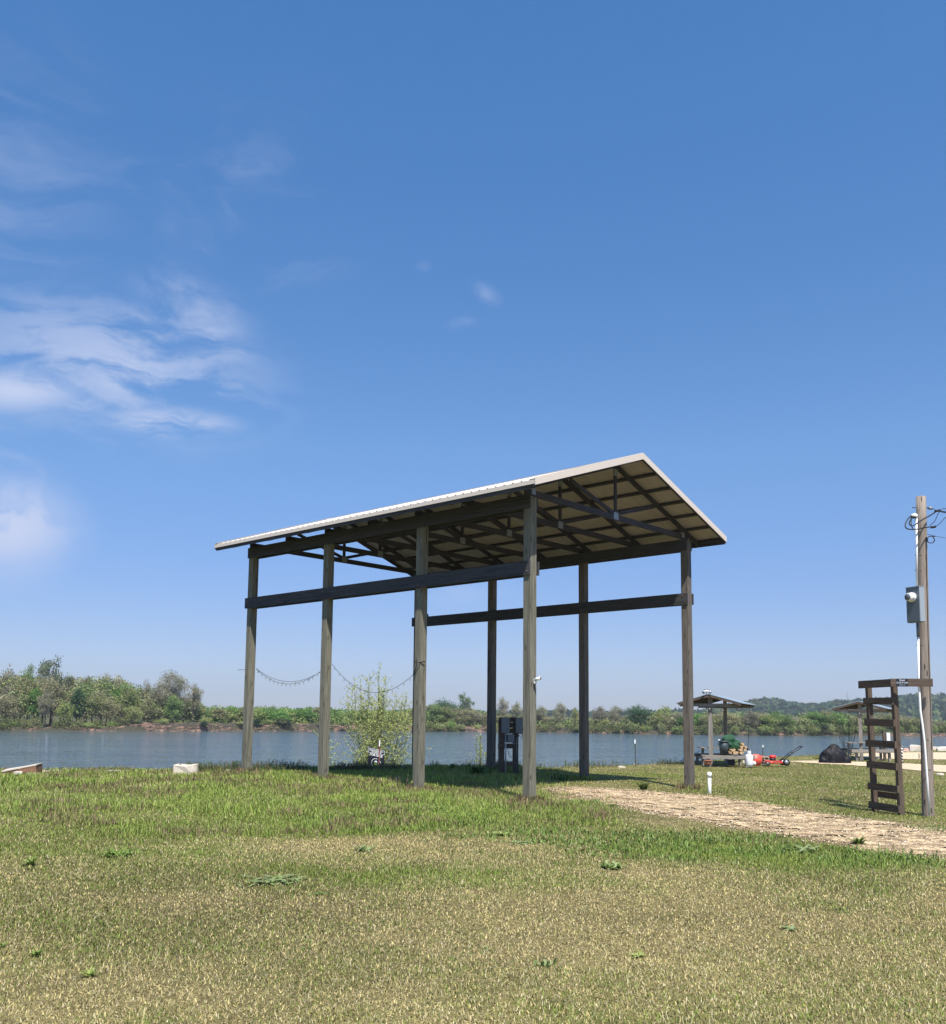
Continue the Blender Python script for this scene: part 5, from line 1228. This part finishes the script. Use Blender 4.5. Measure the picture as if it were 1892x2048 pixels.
# mower
mz = D(1547, 1531, 38.2); o = thing('push_mower', 'red push mower with long dark handle beside the pallets', 'mower', tuple(mz))
m_ = MB(); m_.tube([(-.12, 0, .08), (-.12, 0, .16), (-.12, 0, .20)], [.25, .24, .16], 20); m_.box((.14, 0, .14), (.26, .36, .10)); m_.build('deck', m_red, o)
MB().tube([(-.03, 0, .20), (-.03, 0, .29)], .12, 14).build('engine_block', m_black, o)
m_ = MB(); m_.sphere((-.03, 0, .345), .15, 16, 8, (1, .9, .5)); m_.build('engine_cover', m_red, o)
for x, y, r_ in ((.44, -.24, .135), (.44, .24, .135), (-.30, -.22, .085), (-.30, .22, .085)):
    wl = MB().tube([(x, y - .03, r_), (x, y + .03, r_)], r_, 20).build('wheel', m_black, o); MB().tube([(x, y - .036, r_), (x, y + .036, r_)], r_ * .62, 14).build('hub', m_galv, wl)
MB().box((.32, 0, .12), (.3, .42, .05)).build('rear_frame', m_red, o)
hd = MB()
for y in (-.18, .18): hd.tube([(.34, y, .22), (.72, y, .50), (1.12, y, .76)], .018, 8)
hd.tube([(1.12, -.18, .76), (1.12, .18, .76)], .022, 8); hd.tube([(.60, -.18, .41), (.60, .18, .41)], .012, 6); hd.tube([(.70, -.18, .50), (.70, -.12, .56)], .02, 6); hd.build('handle', m_black, o)
sw_ = MB(); sw_.add([(-.62, -.30, .02), (-.40, -.30, .05), (-.20, -.30, .17), (-.02, -.30, .14), (.2, -.3, .09), (-.62, -.34, .06), (-.40, -.34, .085), (-.20, -.34, .205), (-.02, -.34, .17), (.2, -.34, .11)], [(0, 1, 6, 5), (1, 2, 7, 6), (2, 3, 8, 7), (3, 4, 9, 8)]); sw_.build('side_skirt', m_white, o)
# black cover
ct = D(1668, 1526.5, 42.8)
o = put(lumpy('covered_grill', 'low bulky object wrapped in a shiny black cover on the grass', 'covered object', ct, (.60, .42, .76), 8, plain('black_vinyl', (.006, .006, .009), .6, var=.2, spec=.25), .17, 46, 1.35, extra=(((-.50, -.12, .10), .20, 3), ((.46, -.1, .10), .24, 4))))
# second electric pedestal, striped post, posts near the road
o = thing('electric_pedestal', 'pale electric box on a brown post seen through the ladder frame', 'electric box', tuple(D(1770, 1524, 46)))
h = D(1770, 1462, 46).z - o.location.z; MB().box((0, 0, h / 2), (.11, .11, h)).build('post', m_frame, o); MB().box((.17, -.02, h - .28), (.2, .13, .42)).build('box', m_ltgrey, o, .01); MB().box((.17, -.1, h - .28), (.16, .012, .36)).build('box_door', m_white, o)
bs = D(1804.7, 1528, 42.6); o = thing('striped_post', 'slim post wound with black and white stripes beside the gravel road', 'post', tuple(bs)); h = D(1804.7, 1491, 42.6).z - bs.z
mst, n, b = newmat('spiral_stripes'); tcn = n.n('ShaderNodeTexCoord').outputs['Object']; sp = n.n('ShaderNodeSeparateXYZ'); n.l(tcn, sp.inputs[0])
at = n.math('ARCTAN2', sp.outputs[1], sp.outputs[0]); v_ = n.math('FRACT', n.math('ADD', n.math('MULTIPLY', sp.outputs[2], 7.5), n.math('DIVIDE', at, 6.2832)))
n.l(n.mix(n.math('GREATER_THAN', v_, .62), (.012, .012, .015), (.75, .75, .72)), b.inputs['Base Color'])
MB().tube([(0, 0, -.2), (0, 0, h)], .036, 14).build('striped_pole', mst, o); MB().sphere((0, 0, h), .045, 10, 6, (1, 1, .6)).build('cap', m_black, o)
o = thing('small_stake', 'tiny brown stake standing in the far gravel', 'stake', tuple(D(1838.3, 1516.5, 49))); MB().box((0, 0, .10), (.03, .03, .28)).build('stake_shaft', m_frame, o)
# rocks
def rock(px, py, wpx, hpx, label, seed, mat=None, d=None, squat=.8, tilt=0.0, group=None, name='rock'):
    p = G(px, py) if d is None else D(px, py, d); w_ = wpx / F * p.y; h_ = hpx / F * p.y; mb = MB(); rq = random.Random(seed)
    bmv = []; 
    import bmesh
    bm = bmesh.new(); 
    for k in range(22): bm.verts.new((rq.uniform(-.5, .5) * w_, rq.uniform(-.5, .5) * w_ * squat, (rq.uniform(0, 1) ** .7) * h_ * (1 - .0)))
    for sx_ in (-1, 1):
        for sy in (-1, 1): bm.verts.new((sx_ * w_ * .48, sy * w_ * .4 * squat, -.12)); bm.verts.new((sx_ * w_ * rq.uniform(.2, .48), sy * w_ * rq.uniform(.15, .36) * squat, h_ * rq.uniform(.45, 1)))
    r = bmesh.ops.convex_hull(bm, input=bm.verts[:]); bmesh.ops.delete(bm, geom=[g for g in r['geom_interior'] if isinstance(g, bmesh.types.BMVert)], context='VERTS')
    me = bpy.data.meshes.new(name); bm.to_mesh(me); bm.free(); me.materials.append(mat or m_stone); o = link(name, me); o.location = p; o.rotation_euler = (0, tilt, rq.uniform(-.2, .2)); tag(o, label, 'rock', group); return o
m_brown = plain('rusty_brown_rock', (0.20, 0.105, 0.06), 0.9, var=.45, bump=.6, scale=6)
c_ = G(372, 1547); o = thing('stone_block', 'pale flat-topped stone block at the river edge left of the leftmost post', 'rock', tuple(c_), .05)
MB().add([(-.30, -.16, -.15), (.36, -.16, -.15), (.34, .22, -.15), (-.26, .2, -.15), (-.31, -.14, .235), (.0, -.17, .20), (.20, -.15, .235), (.27, .2, .26), (.05, .22, .23), (-.27, .2, .25)], [(0, 1, 6, 5, 4), (1, 2, 7, 6), (2, 3, 9, 8, 7), (3, 0, 4, 9), (3, 2, 1, 0), (4, 5, 8, 9), (5, 6, 7, 8)]).build('block', m_stone, o, .012)
# tilted slab with brown broken face and pale top
c_ = G(42, 1549); o = thing('stone_slab', 'tilted stone slab with brown broken face and pale top at the left river edge', 'stone slab', tuple(c_), .1)
vs = [(-.50, -.12, -.1), (.42, -.12, -.1), (.44, .3, -.1), (-.5, .3, -.1), (-.46, -.10, .06), (-.05, -.13, .15), (.40, -.10, .24), (.42, .3, .27), (0, .32, .18), (-.46, .3, .10)]
MB().add(vs, [(0, 1, 6, 5, 4), (1, 2, 7, 6), (2, 3, 9, 8, 7), (3, 0, 4, 9), (3, 2, 1, 0)]).build('broken_face', m_brown, o)
tp = [(-.46, -.11, .061), (-.05, -.14, .151), (.41, -.11, .241), (.43, .31, .271), (0, .33, .181), (-.47, .31, .101)]; tp2 = [(x, y, z + .03) for x, y, z in tp]
MB().add(tp + tp2, [(6, 7, 10, 11), (7, 8, 9, 10), (0, 1, 7, 6), (1, 2, 8, 7), (2, 3, 9, 8), (3, 4, 10, 9), (4, 5, 11, 10), (5, 0, 6, 11)]).build('pale_top', m_stone, o)
LF = 'small pale stones along the left river edge'
for i, (px, py, w_, h_) in enumerate(((8, 1547, 30, 4), (36, 1550, 16, 8), (62, 1550, 22, 4), (88, 1547, 24, 6), (112, 1544, 30, 4), (132, 1544, 26, 3), (200, 1545.5, 36, 3), (228, 1544, 30, 4), (250, 1543.5, 20, 3), (440, 1543, 46, 4.5), (462, 1543, 24, 4))):
    rock(px, py, w_, h_, 'small pale stone half sunk in grass along the left river edge', 20 + i, group=LF, squat=.6)
rock(1244, 1536, 14, 4.5, 'lone small white stone on the grass right of the dark middle post', 41)
rock(1830, 1503, 24, 14, 'big whitish boulder at the far river edge left of the utility pole', 42, squat=.7)
RG = 'whitish boulders at the far right river edge'
for i, (px, py, w_, h_) in enumerate(((1872, 1500, 22, 7), (1884, 1502, 22, 9), (1898, 1501, 26, 7), (1925, 1501, 30, 8), (1865, 1499, 14, 4))): rock(px, py, w_, h_, 'whitish boulder at the right river edge, right of the utility pole', 50 + i, group=RG)
m_pink = plain('pinkish_rock', (0.48, 0.32, 0.24), 0.9, var=.3, bump=.5)
for i, (px, py, w_, h_) in enumerate(((1798, 1503, 14, 7), (1810, 1504, 16, 5), (1816, 1501, 16, 5), (1786, 1503, 18, 4))): rock(px, py, w_, h_, 'pinkish low rock at the river edge between ladder frame and pole', 60 + i, m_pink, group='pinkish rocks between ladder frame and pole')
rock(1881, 1550, 16, 3.5, 'single flat white stone on the grass at the right edge', 71)
rock(1700, 1507, 12, 3, 'white stone under the farther picnic table', 72)

# ------------------------------------------------------------------ air
HAZE = 0.00021
hz = MB(); hz.box((0, 950, 60), (4700, 6500, 140)); ho = hz.build('haze', plain('river_haze', (1, 1, 1)))
mh = bpy.data.materials.new('river_haze_air'); mh.use_nodes = True; t = mh.node_tree; t.nodes.clear(); q = NT(t)
pv = q.n('ShaderNodeVolumePrincipled'); pv.inputs['Color'].default_value = (0.86, 0.93, 1.0, 1); pv.inputs['Density'].default_value = HAZE; pv.inputs['Anisotropy'].default_value = 0.2
q.l(pv.outputs[0], q.n('ShaderNodeOutputMaterial').inputs['Volume']); ho.data.materials.clear(); ho.data.materials.append(mh); tag(ho, kind='stuff')
